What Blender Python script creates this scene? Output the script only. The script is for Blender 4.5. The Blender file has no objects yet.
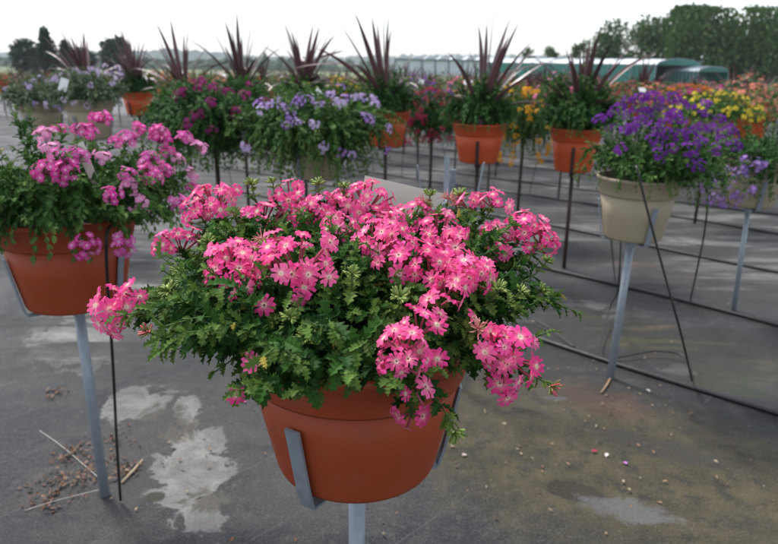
import bpy, math, random
import numpy as np
from mathutils import Vector, Matrix, Euler

S = bpy.context.scene
COL = S.collection
R = math.radians
rng = np.random.default_rng(7)
random.seed(7)

# ------------------------------------------------------------------ camera
F = 645.0                       # focal length in photograph pixels (778 wide)
CAM_H = 1.30
cam_d = bpy.data.cameras.new('camera')
cam_d.sensor_width = 36.0
cam_d.lens = F / 778 * 36
cam_d.clip_start = 0.02
cam_d.clip_end = 6000
cam_d.dof.use_dof = True
cam_d.dof.focus_distance = 0.80
cam_d.dof.aperture_fstop = 7.5
cam = bpy.data.objects.new('camera', cam_d)
COL.objects.link(cam)
ROT = Matrix.Rotation(R(72), 4, 'X') @ Matrix.Rotation(R(0.95), 4, 'Z')
cam.matrix_world = Matrix.Translation((0, 0, CAM_H)) @ ROT
S.camera = cam
RM = ROT.to_3x3()

def ray(px, py):
    return RM @ Vector(((px - 389) / F, (272 - py) / F, -1.0))
def ground(px, py, h=0.0):
    d = ray(px, py); t = (h - CAM_H) / d.z
    return Vector((d.x * t, d.y * t, h))
def at_y(px, py, y):
    d = ray(px, py); t = y / d.y
    return Vector((d.x * t, y, CAM_H + d.z * t))
def at_d(px, py, dep):
    d = ray(px, py)
    return Vector((d.x * dep, d.y * dep, CAM_H + d.z * dep))
def project(p):
    q = RM.transposed() @ (Vector(p) - Vector((0, 0, CAM_H)))
    return 389 + F * q.x / -q.z, 272 - F * q.y / -q.z

# ------------------------------------------------------------------ sky, sun, exposure
SUN_EL, SUN_AZ = R(58), R(-40)        # azimuth from +Y towards +X
W = bpy.data.worlds.new('World'); S.world = W; W.use_nodes = True
wn = W.node_tree.nodes; wl = W.node_tree.links
for n in list(wn): wn.remove(n)
wo = wn.new('ShaderNodeOutputWorld'); wb = wn.new('ShaderNodeBackground'); sk = wn.new('ShaderNodeTexSky')
sk.sky_type = 'NISHITA'; sk.sun_disc = False; sk.sun_elevation = SUN_EL; sk.sun_rotation = SUN_AZ
sk.air_density = 1.0; sk.dust_density = 1.2; sk.ozone_density = 1.0
hs = wn.new('ShaderNodeHueSaturation'); hs.inputs['Saturation'].default_value = 0.35
tc = wn.new('ShaderNodeTexCoord'); cn = wn.new('ShaderNodeTexNoise'); cn.inputs['Scale'].default_value = 2.2
cn.inputs['Detail'].default_value = 5
mp = wn.new('ShaderNodeMapping'); mp.inputs['Scale'].default_value = (1, 1, 3.0)
cr = wn.new('ShaderNodeMapRange'); cr.inputs[1].default_value = .35; cr.inputs[2].default_value = .65
cr.inputs[3].default_value = .85; cr.inputs[4].default_value = 1.25
mx = wn.new('ShaderNodeVectorMath'); mx.operation = 'SCALE'
wl.new(tc.outputs['Generated'], mp.inputs[0]); wl.new(mp.outputs[0], cn.inputs['Vector'])
wl.new(cn.outputs['Fac'], cr.inputs[0])
wl.new(sk.outputs[0], hs.inputs['Color']); wl.new(hs.outputs[0], mx.inputs[0]); wl.new(cr.outputs[0], mx.inputs['Scale'])
wl.new(mx.outputs[0], wb.inputs['Color']); wb.inputs['Strength'].default_value = 0.112
wl.new(wb.outputs[0], wo.inputs['Surface'])
sd = bpy.data.lights.new('sun', 'SUN'); sd.energy = 1.5; sd.angle = R(10); sd.color = (1, .97, .93)
so = bpy.data.objects.new('sun', sd); COL.objects.link(so)
sdir = Vector((math.sin(SUN_AZ) * math.cos(SUN_EL), math.cos(SUN_AZ) * math.cos(SUN_EL), math.sin(SUN_EL)))
so.rotation_euler = sdir.to_track_quat('Z', 'Y').to_euler()
S.view_settings.view_transform = 'Standard'; S.view_settings.look = 'None'
S.view_settings.gamma = 1; S.view_settings.use_curve_mapping = False
S.view_settings.exposure = 1.36

# ------------------------------------------------------------------ materials
class NT:
    def __init__(s, name):
        s.m = bpy.data.materials.new(name); s.m.use_nodes = True
        s.n = s.m.node_tree.nodes; s.l = s.m.node_tree.links
        s.b = s.n['Principled BSDF']; s.out = s.n['Material Output']
    def node(s, t, **kw):
        n = s.n.new(t)
        for k, v in kw.items(): setattr(n, k, v)
        return n
    def put(s, sock, v):
        if hasattr(v, 'is_linked'): s.l.new(v, sock)
        elif v is not None: sock.default_value = v
    def math(s, op, a, b=None, c=None):
        n = s.node('ShaderNodeMath', operation=op)
        s.put(n.inputs[0], a); s.put(n.inputs[1], b)
        if c is not None: s.put(n.inputs[2], c)
        return n.outputs[0]
    def noise(s, scale, detail=4, vec=None, rough=.55, dist=0.0):
        n = s.node('ShaderNodeTexNoise')
        n.inputs['Scale'].default_value = scale; n.inputs['Detail'].default_value = detail
        n.inputs['Roughness'].default_value = rough; n.inputs['Distortion'].default_value = dist
        if vec is not None: s.l.new(vec, n.inputs['Vector'])
        return n.outputs['Fac']
    def rangemap(s, v, a, b, c=0.0, d=1.0):
        n = s.node('ShaderNodeMapRange', interpolation_type='SMOOTHSTEP')
        s.put(n.inputs[0], v); n.inputs[1].default_value = a; n.inputs[2].default_value = b
        n.inputs[3].default_value = c; n.inputs[4].default_value = d
        return n.outputs[0]
    def mix(s, f, a, b):
        n = s.node('ShaderNodeMix', data_type='RGBA')
        s.put(n.inputs[0], f)
        s.put(n.inputs[6], (*a, 1) if isinstance(a, tuple) else a)
        s.put(n.inputs[7], (*b, 1) if isinstance(b, tuple) else b)
        return n.outputs[2]
    def pos(s):
        return s.node('ShaderNodeNewGeometry').outputs['Position']
    def objco(s):
        return s.node('ShaderNodeTexCoord').outputs['Object']
    def bump(s, h, strength=.3, dist=.01):
        n = s.node('ShaderNodeBump'); n.inputs['Strength'].default_value = strength; n.inputs['Distance'].default_value = dist
        s.l.new(h, n.inputs['Height']); s.l.new(n.outputs[0], s.b.inputs['Normal'])

def attr_mat(name, rough=.5, trans=.2, spec=.35):
    """colour from the mesh's own colour attribute (petal markings, leaf age), thin and a little translucent"""
    t = NT(name)
    a = t.node('ShaderNodeAttribute', attribute_name='tint')
    t.l.new(a.outputs['Color'], t.b.inputs['Base Color'])
    t.b.inputs['Roughness'].default_value = rough; t.b.inputs['Specular IOR Level'].default_value = spec
    if trans:
        tr = t.node('ShaderNodeBsdfTranslucent'); t.l.new(a.outputs['Color'], tr.inputs['Color'])
        ms = t.node('ShaderNodeMixShader'); ms.inputs[0].default_value = trans
        t.l.new(t.b.outputs[0], ms.inputs[1]); t.l.new(tr.outputs[0], ms.inputs[2]); t.l.new(ms.outputs[0], t.out.inputs['Surface'])
    return t.m
def flat_mat(name, col, rough=.5, var=.15, scale=30, metal=0, bump=0, spec=.5, dirt=None, dirt_scale=6, splash=None):
    t = NT(name)
    o = t.objco(); n = t.noise(scale, 4, o)
    c = t.mix(n, tuple(x * (1 - var) for x in col), tuple(min(1, x * (1 + var)) for x in col))
    if dirt:
        c = t.mix(t.rangemap(t.noise(dirt_scale, 6, o, .65), .52, .72, 0, .75), c, dirt)
    if splash:
        sp_ = t.math('MULTIPLY', t.rangemap(t.noise(160, 3, o, .7), .64, .70), t.rangemap(t.noise(9, 4, o), .45, .65))
        c = t.mix(t.math('MULTIPLY', sp_, .55), c, splash)
        c = t.mix(t.rangemap(t.noise(22, 6, o, .7), .5, .75, 0, .28), c, splash)
    t.l.new(c, t.b.inputs['Base Color'])
    t.put(t.b.inputs['Roughness'], t.rangemap(t.noise(scale * .5, 3, o), .3, .7, rough * .8, min(1, rough * 1.2)))
    t.b.inputs['Metallic'].default_value = metal; t.b.inputs['Specular IOR Level'].default_value = spec
    if bump: t.bump(n, bump, .002)
    return t.m

M_LEAF = attr_mat('leaf', .58, .24, .14)
M_PETAL = attr_mat('petal', .65, .3, .10)
M_STEM = attr_mat('stem', .55, 0)
M_SWORD = attr_mat('sword_leaf', .38, .06, .5)
M_TERRA = flat_mat('shaded_terracotta_plastic', (.31, .054, .018), .55, .10, 14, bump=.08, spec=.25, dirt=(.20, .055, .030), dirt_scale=4, splash=(.24, .12, .075))  # near pots: shade under the foliage put into a darker base colour
M_TERRA_LIT = flat_mat('lit_terracotta_plastic', (.52, .080, .022), .5, .08, 14, spec=.28, dirt=(.38, .085, .035), splash=(.42, .17, .09))  # same terracotta for the far pots, painted in its brighter, lit tone
M_BEIGE = flat_mat('beige_plastic', (.34, .285, .20), .55, .08, 12, bump=.05, spec=.25, dirt=(.25, .20, .135), splash=(.20, .17, .12))
M_SOIL = flat_mat('potting_soil', (.035, .025, .018), .95, .6, 120, bump=.9)
M_GALV = flat_mat('galvanised_steel', (.26, .30, .34), .5, .28, 60, metal=.35, bump=.08, dirt=(.17, .19, .21), dirt_scale=18)
M_RUST = flat_mat('dark_rusty_steel', (.045, .028, .022), .65, .35, 60, metal=.2, bump=.2)
M_BLACK = flat_mat('black_polythene', (.012, .012, .013), .45, .3, 40)
M_CARD = flat_mat('card_plastic', (.62, .58, .50), .55, .05, 10)
M_WHITE = flat_mat('white_plastic', (.8, .8, .79), .4, .04, 10)
M_BARK = flat_mat('bark', (.10, .075, .05), .9, .4, 12, bump=.6)

# ------------------------------------------------------------------ mesh helpers
def newobj(name, verts, faces, mat, parent=None, tint=None, smooth=False, loc=None):
    me = bpy.data.meshes.new(name)
    verts = np.asarray(verts, dtype=np.float32)
    me.from_pydata(verts.tolist() if len(verts) < 20 else verts, [], faces)
    if tint is not None:
        at = me.attributes.new('tint', 'FLOAT_COLOR', 'POINT')
        t = np.ones((len(verts), 4), np.float32); t[:, :3] = tint
        at.data.foreach_set('color', t.ravel())
    me.materials.append(mat)
    if smooth: me.polygons.foreach_set('use_smooth', [True] * len(me.polygons))
    me.update()
    o = bpy.data.objects.new(name, me); COL.objects.link(o)
    if parent is not None: o.parent = parent
    if loc is not None: o.location = loc
    return o
def link(name, me, parent=None):
    o = bpy.data.objects.new(name, me); COL.objects.link(o)
    if parent is not None: o.parent = parent
    return o
def tag(o, label=None, cat=None, group=None, kind=None):
    if label: o['label'] = label
    if cat: o['category'] = cat
    if group: o['group'] = group
    if kind: o['kind'] = kind
    return o
def empty(name, loc, rz=0.0):
    o = bpy.data.objects.new(name, None); COL.objects.link(o); o.empty_display_size = .05
    o.location = loc; o.rotation_euler = (0, 0, rz)
    return o
def dup(root, loc, rz=0.0):
    r = root.copy(); COL.objects.link(r); r.location = loc; r.rotation_euler = (0, 0, rz)
    for ch in list(root.children):
        c = ch.copy(); COL.objects.link(c); c.parent = r
        for g in list(ch.children):
            d = g.copy(); COL.objects.link(d); d.parent = c
    return r

class MB:
    """collects pieces of one mesh"""
    def __init__(s): s.v = []; s.f = []; s.t = []; s.n = 0
    def add(s, v, f, t=None):
        v = np.asarray(v, float)
        s.v.append(v); s.f += [tuple(int(i) + s.n for i in q) for q in f]; s.n += len(v)
        s.t.append(np.broadcast_to(np.asarray(t if t is not None else (1, 1, 1), float), (len(v), 3)))
    def scatter(s, tv, tf, mats, offs, tint):
        """tv (V,3) template, mats (N,3,3) with columns as axes, offs (N,3), tint (N,3) or (N,V,3)"""
        N, V = len(offs), len(tv)
        if N == 0: return
        w = np.einsum('nij,vj->nvi', mats, tv) + offs[:, None, :]
        tint = np.asarray(tint)
        if tint.ndim == 2: tint = np.broadcast_to(tint[:, None, :], (N, V, 3))
        base = s.n
        for k in range(N):
            b = base + k * V
            s.f += [tuple(i + b for i in q) for q in tf]
        s.v.append(w.reshape(-1, 3)); s.t.append(tint.reshape(-1, 3)); s.n += N * V
    def tube(s, pts, rad, seg=6, tint=None, caps=True):
        pts = [Vector(p) for p in pts]; n = len(pts)
        rad = [rad] * n if not hasattr(rad, '__len__') else rad
        vs = []; up = None
        for i, p in enumerate(pts):
            d = (pts[min(i + 1, n - 1)] - pts[max(i - 1, 0)]).normalized()
            if up is None:
                up = d.orthogonal().normalized()
            up = (up - d * up.dot(d)).normalized(); si = d.cross(up)
            for k in range(seg):
                a = 2 * math.pi * k / seg
                vs.append(p + (up * math.cos(a) + si * math.sin(a)) * rad[i])
        fs = [(i * seg + k, i * seg + (k + 1) % seg, (i + 1) * seg + (k + 1) % seg, (i + 1) * seg + k) for i in range(n - 1) for k in range(seg)]
        if caps: fs += [tuple(range(seg - 1, -1, -1)), tuple(range((n - 1) * seg, n * seg))]
        s.add([tuple(v) for v in vs], fs, tint)
    def box(s, c, d, rot=None, tint=None):
        x, y, z = (q / 2 for q in d); M = rot or Matrix.Identity(3); c = Vector(c)
        v = [c + M @ Vector((sx * x, sy * y, sz * z)) for sx in (-1, 1) for sy in (-1, 1) for sz in (-1, 1)]
        s.add([tuple(q) for q in v], [(0, 1, 3, 2), (4, 6, 7, 5), (0, 4, 5, 1), (2, 3, 7, 6), (0, 2, 6, 4), (1, 5, 7, 3)], tint)
    def lathe(s, prof, seg=56, c=(0, 0, 0)):
        vs = []
        for r, z in prof:
            for k in range(seg):
                a = 2 * math.pi * k / seg
                vs.append((c[0] + r * math.cos(a), c[1] + r * math.sin(a), c[2] + z))
        fs = [(i * seg + k, i * seg + (k + 1) % seg, (i + 1) * seg + (k + 1) % seg, (i + 1) * seg + k) for i in range(len(prof) - 1) for k in range(seg)]
        s.add(vs, fs)
    def build(s, name, mat, parent=None, smooth=False, tint=True):
        if s.n == 0: return None
        return newobj(name, np.concatenate(s.v), s.f, mat, parent, np.concatenate(s.t) if tint else None, smooth)

def norm(a): return a / np.maximum(np.linalg.norm(a, axis=-1, keepdims=True), 1e-9)
def frames(d, n):
    d = norm(d); x = norm(np.cross(d, n)); n2 = np.cross(x, d)
    return np.stack([x, d, n2], axis=-1)

# ------------------------------------------------------------------ leaf and flower templates
def leaf_template(kind):
    v = []; f = []
    if kind == 'verbena':              # deeply toothed ovate leaf
        ts = [0, .12, .24, .36, .48, .60, .72, .84, .93, 1.0]
        for i, t in enumerate(ts):
            w = .29 * math.sin(math.pi * min(1, t * .80 + .13)) ** .8
            if t == 0: w = .03
            if t == 1: w = .01
            tooth = 1.25 if i % 2 == 1 else .50
            fw = .06 if i % 2 == 1 else -.03
            zz = -.38 * t * t + (.03 if i % 2 else -.02)
            v += [(-w * tooth, t + fw, zz + .24 * w * 2), (0, t, zz), (w * tooth, t + fw, zz + .24 * w * 2)]
        for i in range(len(ts) - 1):
            a = i * 3; f += [(a, a + 1, a + 4, a + 3), (a + 1, a + 2, a + 5, a + 4)]
    elif kind == 'small':
        for t, w in ((0, .03), (.3, .26), (.65, .24), (1, .01)):
            zz = -.2 * t * t
            v += [(-w, t, zz + w * .3), (0, t, zz), (w, t, zz + w * .3)]
        for i in range(3):
            a = i * 3; f += [(a, a + 1, a + 4, a + 3), (a + 1, a + 2, a + 5, a + 4)]
    elif kind == 'tuft':               # a far leaf
        v = [(0, 0, 0), (-.3, .5, .05), (0, 1, -.1), (.3, .5, .05)]; f = [(0, 3, 2, 1)]
    return np.array(v), f
LEAF = {k: leaf_template(k) for k in ('verbena', 'small', 'tuft')}

def floret_template(detail=2):
    """five notched petals round a pale eye; z up is the face of the flower; unit radius"""
    v = []; f = []; c = []      # c: 0 eye, .5 throat edge, 1 petal, 1.25 margin
    if detail == 2:
        for k in range(5):
            a0 = 2 * math.pi * k / 5
            def P(r, da, z): a = a0 + da; return (r * math.cos(a), r * math.sin(a), z)
            b = len(v)
            h_ = .012 * (k % 2)
            pts = [(.02, 0, -.10, 0), (.15, -.62, -.03 + h_, .10), (.16, .0, -.03, .15), (.15, .62, -.03 - h_, .10),
                   (.30, -.60, .02 + h_, .85), (.30, 0, -.02, .8), (.30, .60, .02 - h_, .85),
                   (.62, -.50 - .05 * (k % 3), .09 + h_, 1), (.60, 0, -.03, 1), (.62, .50, .08 - h_, 1),
                   (.86 + .05 * (k % 2), -.52, .00 + h_, 1.1), (1.0, -.27, -.10 + .06 * (k % 3), 1.25), (.74, 0, .0, 1.1), (1.02 - .06 * (k % 3), .27, -.06, 1.25), (.88, .50, .05 - h_, 1.1)]
            for r, da, z, cc in pts: v.append(P(r, da, z)); c.append(cc)
            f += [tuple(b + i for i in q) for q in ((0, 1, 2), (0, 2, 3), (1, 4, 5, 2), (2, 5, 6, 3), (4, 7, 8, 5), (5, 8, 9, 6), (7, 10, 11), (7, 11, 12, 8), (8, 12, 13, 9), (9, 13, 14))]
    else:
        for k in range(5):
            a0 = 2 * math.pi * k / 5
            b = len(v)
            for r, da, z, cc in ((.03, 0, -.03, .1), (.6, -.5, .03, 1), (1, -.2, -.02, 1.1), (.85, 0, -.04, 1.1), (1, .2, -.02, 1.1), (.6, .5, .03, 1)):
                a = a0 + da; v.append((r * math.cos(a), r * math.sin(a), z)); c.append(cc)
            f += [(b, b + 1, b + 2, b + 3), (b, b + 3, b + 4, b + 5)]
    return np.array(v), f, np.array(c)
FLO2 = floret_template(2); FLO1 = floret_template(1)

def petal_tint(c, col, eye, n, var=.12, margin=1.25, pale=.25):
    """(n,V,3) colours: eye, petal, paler margin, with a little variation per floret"""
    col = np.array(col); eye = np.array(eye)
    w = np.clip(c, 0, 1)[None, :, None]
    base = col[None, None, :] * (1 + var * rng.standard_normal((n, 1, 1)))
    fade = rng.random((n, 1, 1)) ** 2 * pale
    base = base * (1 - fade) + (col * .35 + .65 * np.array((.95, .80, .90)) * col.max())[None, None, :] * fade
    marg = (np.clip(c - 1, 0, .25) / .25)[None, :, None] * .20
    base = base * (1 - marg) + (base * 1.7 + .04) * marg
    out = eye[None, None, :] * (1 - w) ** 1.0 + base * w
    return np.clip(out, 0, .92)

def cluster_mesh(name, n, rad, fr, col, eye, detail=2, flat=.75, pale=.25, buds=0):
    """one domed flower head pointing along +Z"""
    mb = MB()
    tv, tf, tc = FLO2 if detail == 2 else FLO1
    dirs = []
    for i in range(n):
        z = 1 - (i + .5) / n * 1.02 * .95
        a = i * 2.39996 + rng.random() * .5
        s = math.sqrt(max(0, 1 - z * z)); dirs.append((s * math.cos(a), s * math.sin(a), z))
    d = norm(np.array(dirs) + rng.normal(0, .17, (n, 3)))
    if n == 1: d = np.array([[0, 0, 1.0]])
    offs = d * np.array([rad, rad, rad * flat]) * (1 + rng.normal(0, .13, (n, 1)))
    nn = norm(d + np.array([0, 0, .25]) + rng.normal(0, .30, (n, 3)))
    x = norm(np.cross(nn, rng.normal(0, 1, (n, 3)))); y = np.cross(nn, x)
    sc = fr * (1 + rng.normal(0, .12, (n, 1, 1)))
    cup = 1 + rng.normal(0, 1.2, n)
    mats = np.stack([x, y, nn], -1) * sc
    mats[:, :, 2] *= cup[:, None]
    mb.scatter(tv, tf, mats, offs, petal_tint(tc, col, eye, n, pale=pale))
    for i in range(n):      # tubes of the florets, back to the head's axis
        if detail == 2: mb.tube([offs[i] * .15 - np.array((0, 0, rad * .3)), offs[i] - nn[i] * fr * .06], [.0011, .0016], 4, np.array(col) * .45 + np.array((.06, .07, .03)))
    return mb

def bud_mesh(seed_n, rad, col=(.16, .24, .05), tip=(.30, .36, .10)):
    mb = MB()
    for i in range(seed_n):
        a = i * 2.4; z = rng.random() * .9; s = math.sqrt(1 - z * z * .8)
        d = np.array((s * math.cos(a), s * math.sin(a), z + .25)); d /= np.linalg.norm(d)
        L = rad * (.75 + .4 * rng.random())
        t = np.array(col) * (1 + .2 * rng.standard_normal()); t2 = np.array(tip) * (1 + .2 * rng.standard_normal())
        vs0 = mb.n
        mb.tube([d * L * .15, d * L * .55, d * L * .9, d * L], [rad * .06, rad * .10, rad * .09, rad * .03], 5, np.clip(t if i % 3 else t2, 0, 1))
    return mb

# ------------------------------------------------------------------ plants
def grow(root, rim_r, rx, ry, up, down, stems, leaf_len, greens, kind='verbena', shift=(0, 0), base_z=0.0, seed=1, gap=.018,
         name='foliage', stem_r=.0011, inner=.35, open_top=.0, wild=.10, dens=1.0, drop_side=None, skirt=.3):
    """stems that rise from the pot and arch outwards to the surface of an uneven dome, leaves in pairs along them.
    local origin = middle of the rim. returns tips [(point, direction)]"""
    g = np.random.default_rng(seed)
    lv, sv = MB(), MB()
    tv, tf = LEAF[kind]
    P, D, Nn, Sz, T = [], [], [], [], []
    tips = []
    ph = g.random(6) * 6.28
    for i in range(stems):
        a = g.random() * 2 * math.pi
        skirt_on = g.random() < skirt
        el = math.asin(g.random() ** .9) if not skirt_on else -g.random() * .9
        lump = 1 + .12 * math.sin(3 * a + ph[0]) + .09 * math.sin(5 * a + ph[1] + el * 3) + .10 * math.sin(4 * el + 2 * a + ph[2]) + wild * g.standard_normal()
        depth = 1 if g.random() < .72 else .5 + .45 * g.random()
        lump *= depth
        ce, se = math.cos(el), math.sin(el)
        dn = down
        if drop_side is not None:
            dn = down * (1 + drop_side[1] * max(0, math.cos(a - drop_side[0])) ** 2)
        tgt = np.array((math.cos(a) * ce * rx * lump + shift[0], math.sin(a) * ce * ry * lump + shift[1], base_z + (up * se * lump if se > 0 else dn * se)))
        if se < 0:
            rr = math.hypot(tgt[0], tgt[1])
            need = rim_r + .02 + .03 * g.random()
            if rr < need: tgt[:2] *= need / max(rr, 1e-3)
        b = np.array((math.cos(a), math.sin(a), 0)) * rim_r * .6 * math.sqrt(g.random()); b[2] = -.01
        lift = up * (.75 + .4 * g.random()) if se <= .1 else tgt[2] * .6
        mid = b * .45 + tgt * .55; mid[2] = max(lift * .9, tgt[2] * .7, .03)
        ts = np.linspace(0, 1, 9)[:, None]
        pts = (1 - ts) ** 2 * b + 2 * ts * (1 - ts) * mid + ts ** 2 * tgt
        pts[1:] += g.normal(0, .006, (8, 3))
        L = np.linalg.norm(np.diff(pts, axis=0), axis=1).sum()
        if stem_r: sv.tube(pts, list(np.linspace(stem_r * 1.3, stem_r * .7, 9)), 4, np.array(greens[1]) * 1.05, caps=False)
        k = max(3, int(L * (1 - inner) / gap * dens))
        rot0 = g.random() * 3.14
        for j in range(k):
            t = inner + (1 - inner) * (j + 1) / k
            q = t * 8; i0 = min(7, int(q)); p = pts[i0] + (pts[i0 + 1] - pts[i0]) * (q - i0)
            tan = pts[i0 + 1] - pts[i0]; tan /= np.linalg.norm(tan) + 1e-9
            h = np.cross(tan, (0.13, .21, 1)); h /= np.linalg.norm(h) + 1e-9; h2 = np.cross(h, tan)
            ang = rot0 + (j % 2) * 1.57
            side = h * math.cos(ang) + h2 * math.sin(ang)
            for sgn in (-1, 1):
                d = tan * (.35 + .55 * t) + side * sgn * (.85 - .3 * t) + np.array((0, 0, -.12)) + g.normal(0, .16, 3)
                nrm = np.array((0, 0, .9)) + tan * .25 + np.array((tgt[0], tgt[1], 0)) * 1.2 + g.normal(0, .28, 3)
                P.append(p); D.append(d); Nn.append(nrm)
                Sz.append(leaf_len * (.75 + .45 * g.random()) * (1.0 if t < .85 else .62))
                m = g.random()
                c = np.array(greens[0]) * (1 - m) + np.array(greens[1]) * m
                if t > .86: c = c * .62 + np.array(greens[2]) * .38      # young pale tip leaves
                T.append(c * (1 + .13 * g.standard_normal()))
        tips.append((pts[-1], norm(pts[-1] - pts[-2])))
    fr = frames(np.array(D), np.array(Nn)) * np.array(Sz)[:, None, None]
    fr *= (.7 + .55 * g.random(len(P)))[:, None, None]
    T = np.array(T); ye = g.random(len(P)) < .006; fr[ye] *= .75; T[ye] = np.array((.34, .28, .05)) * (.7 + .5 * g.random((ye.sum(), 1)))
    vein = np.array([1.22 if i % 3 == 1 else (.86 if (i // 3) % 2 else 1.0) for i in range(len(tv))]) if len(tv) > 6 else np.ones(len(tv))
    lv.scatter(tv, tf, fr, np.array(P), np.clip(T[:, None, :] * vein[None, :, None], 0.003, 1))
    fo = lv.build(name, M_LEAF, root, smooth=False)
    if stem_r: sv.build('stem', M_STEM, fo, smooth=True)
    return tips, fo

def pot(root, rim_r, h, mat, seg=64, band=.27):
    """plastic pot, local origin = middle of the rim"""
    b = .70 * rim_r
    def rad(z): return b + (rim_r * .94 - b) * (z + h) / h
    mb = MB()
    zb = -h * band
    mb.lathe([(0, -h), (b * .9, -h), (b * .97, -h + .004), (b, -h + .012), (rad(-h * .6), -h * .6), (rad(zb), zb - .001),
              (rad(zb) - .006, zb), (rad(-.004) - .007, -.02), (b * .93, -h + .006), (0, -h + .006)], seg)
    p = mb.build('pot', mat, root, smooth=True, tint=False)
    rb = MB()
    r1 = rad(zb) + .006
    rb.lathe([(rad(zb) - .003, zb - .002), (r1 - .002, zb - .003), (r1, zb + .002), (rim_r - .004, -.014), (rim_r, -.011), (rim_r + .002, -.006), (rim_r + .001, 0),
              (rim_r - .004, .002), (rim_r - .009, -.002), (rim_r - .012, -.02), (rad(zb) - .003, zb - .002)], seg)
    rb.build('rim', mat, p, smooth=True, tint=False)
    sb = MB(); rs = rim_r - .014
    sb.lathe([(rs, -.032), (rs * .7, -.026), (rs * .35, -.022), (0, -.020)], 28)
    sb.build('soil', M_SOIL, root, smooth=True, tint=False)
    return p

def strap_mb(prof, width, th, ang):
    """flat bar bent in its own radial plane: prof = [(r,z)...]"""
    mb = MB(); ca, sa = math.cos(ang), math.sin(ang); n = len(prof); vs = []
    for i in range(n):
        p0 = Vector((prof[max(0, i - 1)])); p1 = Vector((prof[min(n - 1, i + 1)])); d = (p1 - p0).normalized(); nn = Vector((d.y, -d.x))
        for sgn, w in ((0, -1), (0, 1), (1, 1), (1, -1)):
            q = Vector(prof[i]) + nn * th * sgn
            vs.append((q.x * ca - w * width / 2 * sa, q.x * sa + w * width / 2 * ca, q.y))
    fs = [(i * 4 + k, i * 4 + (k + 1) % 4, i * 4 + 4 + (k + 1) % 4, i * 4 + 4 + k) for i in range(n - 1) for k in range(4)]
    fs += [(3, 2, 1, 0), tuple(range((n - 1) * 4, n * 4))]
    mb.add(vs, fs); return mb

def stand(x, y, rim_h, rim_r, h, mat, label, cat='pot stand', group=None, angs=(0, 2.094, 4.189), pole_r=.013, foot=None, name='pot_stand',
          sw=.021, reach=.62, zg=0.0):
    """pole with bent flat arms that hold the pot, origin on the ground"""
    t = empty(name, (x, y, zg)); tag(t, label, cat, group)
    zb = rim_h - h - zg - .004
    fx, fy = (0, 0) if foot is None else (foot[0] - x, foot[1] - y)
    m = MB(); m.tube([(fx, fy, -.05), (fx * .5, fy * .5, zb * .5), (0, 0, zb - .006)], pole_r, 16); m.build('pole', mat, t, smooth=True, tint=False)
    c = MB(); c.lathe([(0, zb - .035), (pole_r + .006, zb - .035), (pole_r + .007, zb - .012), (pole_r + .007, zb - .007), (0, zb - .007)], 16)
    c.build('collar', mat, t, smooth=False, tint=False)
    b = .70 * rim_r; s = (rim_r * .94 - b) / h
    for a in angs:
        top = h * reach
        pr = [(.004, -.006), (b * .85, -.006), (b + .001, -.004), (b + .0045, .006), (b + .0045 + s * .03, .03), (b + .0045 + s * top * .6, top * .6), (b + .005 + s * top, top)]
        pr = [(r, zb + z) for r, z in pr]
        strap_mb(pr, sw, .004, a).build('arm', mat, t, tint=False)
    return t

def cordyline(parent, n, length, seed, z0=0.0, wid=.032, cols=((.050, .020, .024), (.095, .045, .050), (.17, .10, .10))):
    g = np.random.default_rng(seed); out = []; vary = g.random(); n = int(n * (.8 + .45 * g.random())); tilt = g.normal(0, .10, 2); length = length * (.85 + .3 * g.random())
    for i in range(n):
        mb = MB()
        a = i * 2.4 + g.random() * .6
        lean = .10 + (.75 + .4 * vary) * (i / n) ** 1.3 + .12 * g.standard_normal()
        L = length * (1.0 - .15 * (i / n) + .12 * g.standard_normal())
        arch = (.15 + 1.5 * (i / n) ** 2) * (.5 + g.random())
        p = np.array((math.cos(a) * .012, math.sin(a) * .012, z0)); pts = [p]
        th = max(.02, lean); kink = g.random() < .10
        K = 9
        for j in range(K):
            t = (j + 1) / K
            el = th + arch * t * t * .9
            if kink and t > .55: el += .9
            d = np.array((math.cos(a) * math.sin(el) + tilt[0], math.sin(a) * math.sin(el) + tilt[1], math.cos(el)))
            p = p + d * L / K; pts.append(p)
        side = np.array((-math.sin(a), math.cos(a), 0)); tw = g.normal(0, .35)
        vs = []; tt = []
        c0 = np.array(cols[0]) * (1 - g.random()) + np.array(cols[1]) * g.random()
        for j, q in enumerate(pts):
            t = j / K
            w = wid * (.55 + .7 * math.sin(math.pi * min(1, .15 + t * .55))) * (1 - t ** 3) * .5 + .0006
            d = pts[min(j + 1, K)] - pts[max(j - 1, 0)]; d = d / np.linalg.norm(d)
            nrm = np.cross(side, d)
            sd_ = side * math.cos(tw * t) + nrm * math.sin(tw * t)
            up_ = np.cross(sd_, d)
            vs += [q - sd_ * w - up_ * w * .35, q, q + sd_ * w - up_ * w * .35]
            cc = c0 * (1 + .15 * t)
            tt += [np.array(cols[2]) * .4 + cc * .6, cc, np.array(cols[2]) * .4 + cc * .6]
        fs = []
        for j in range(K):
            b = j * 3; fs += [(b, b + 1, b + 4, b + 3), (b + 1, b + 2, b + 5, b + 4)]
        out.append(newobj('sword_leaf', np.array(vs), fs, M_SWORD, parent, np.clip(np.array(tt), 0, 1), smooth=False))
    return out

G_MAIN = ((.012, .046, .009), (.040, .116, .018), (.17, .24, .05))
G_SOFT = ((.026, .075, .014), (.060, .135, .028), (.16, .235, .06))
G_DARK = ((.018, .062, .014), (.040, .112, .024), (.09, .18, .04))
G_GREY = ((.055, .090, .045), (.10, .15, .080), (.17, .22, .12))

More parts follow.
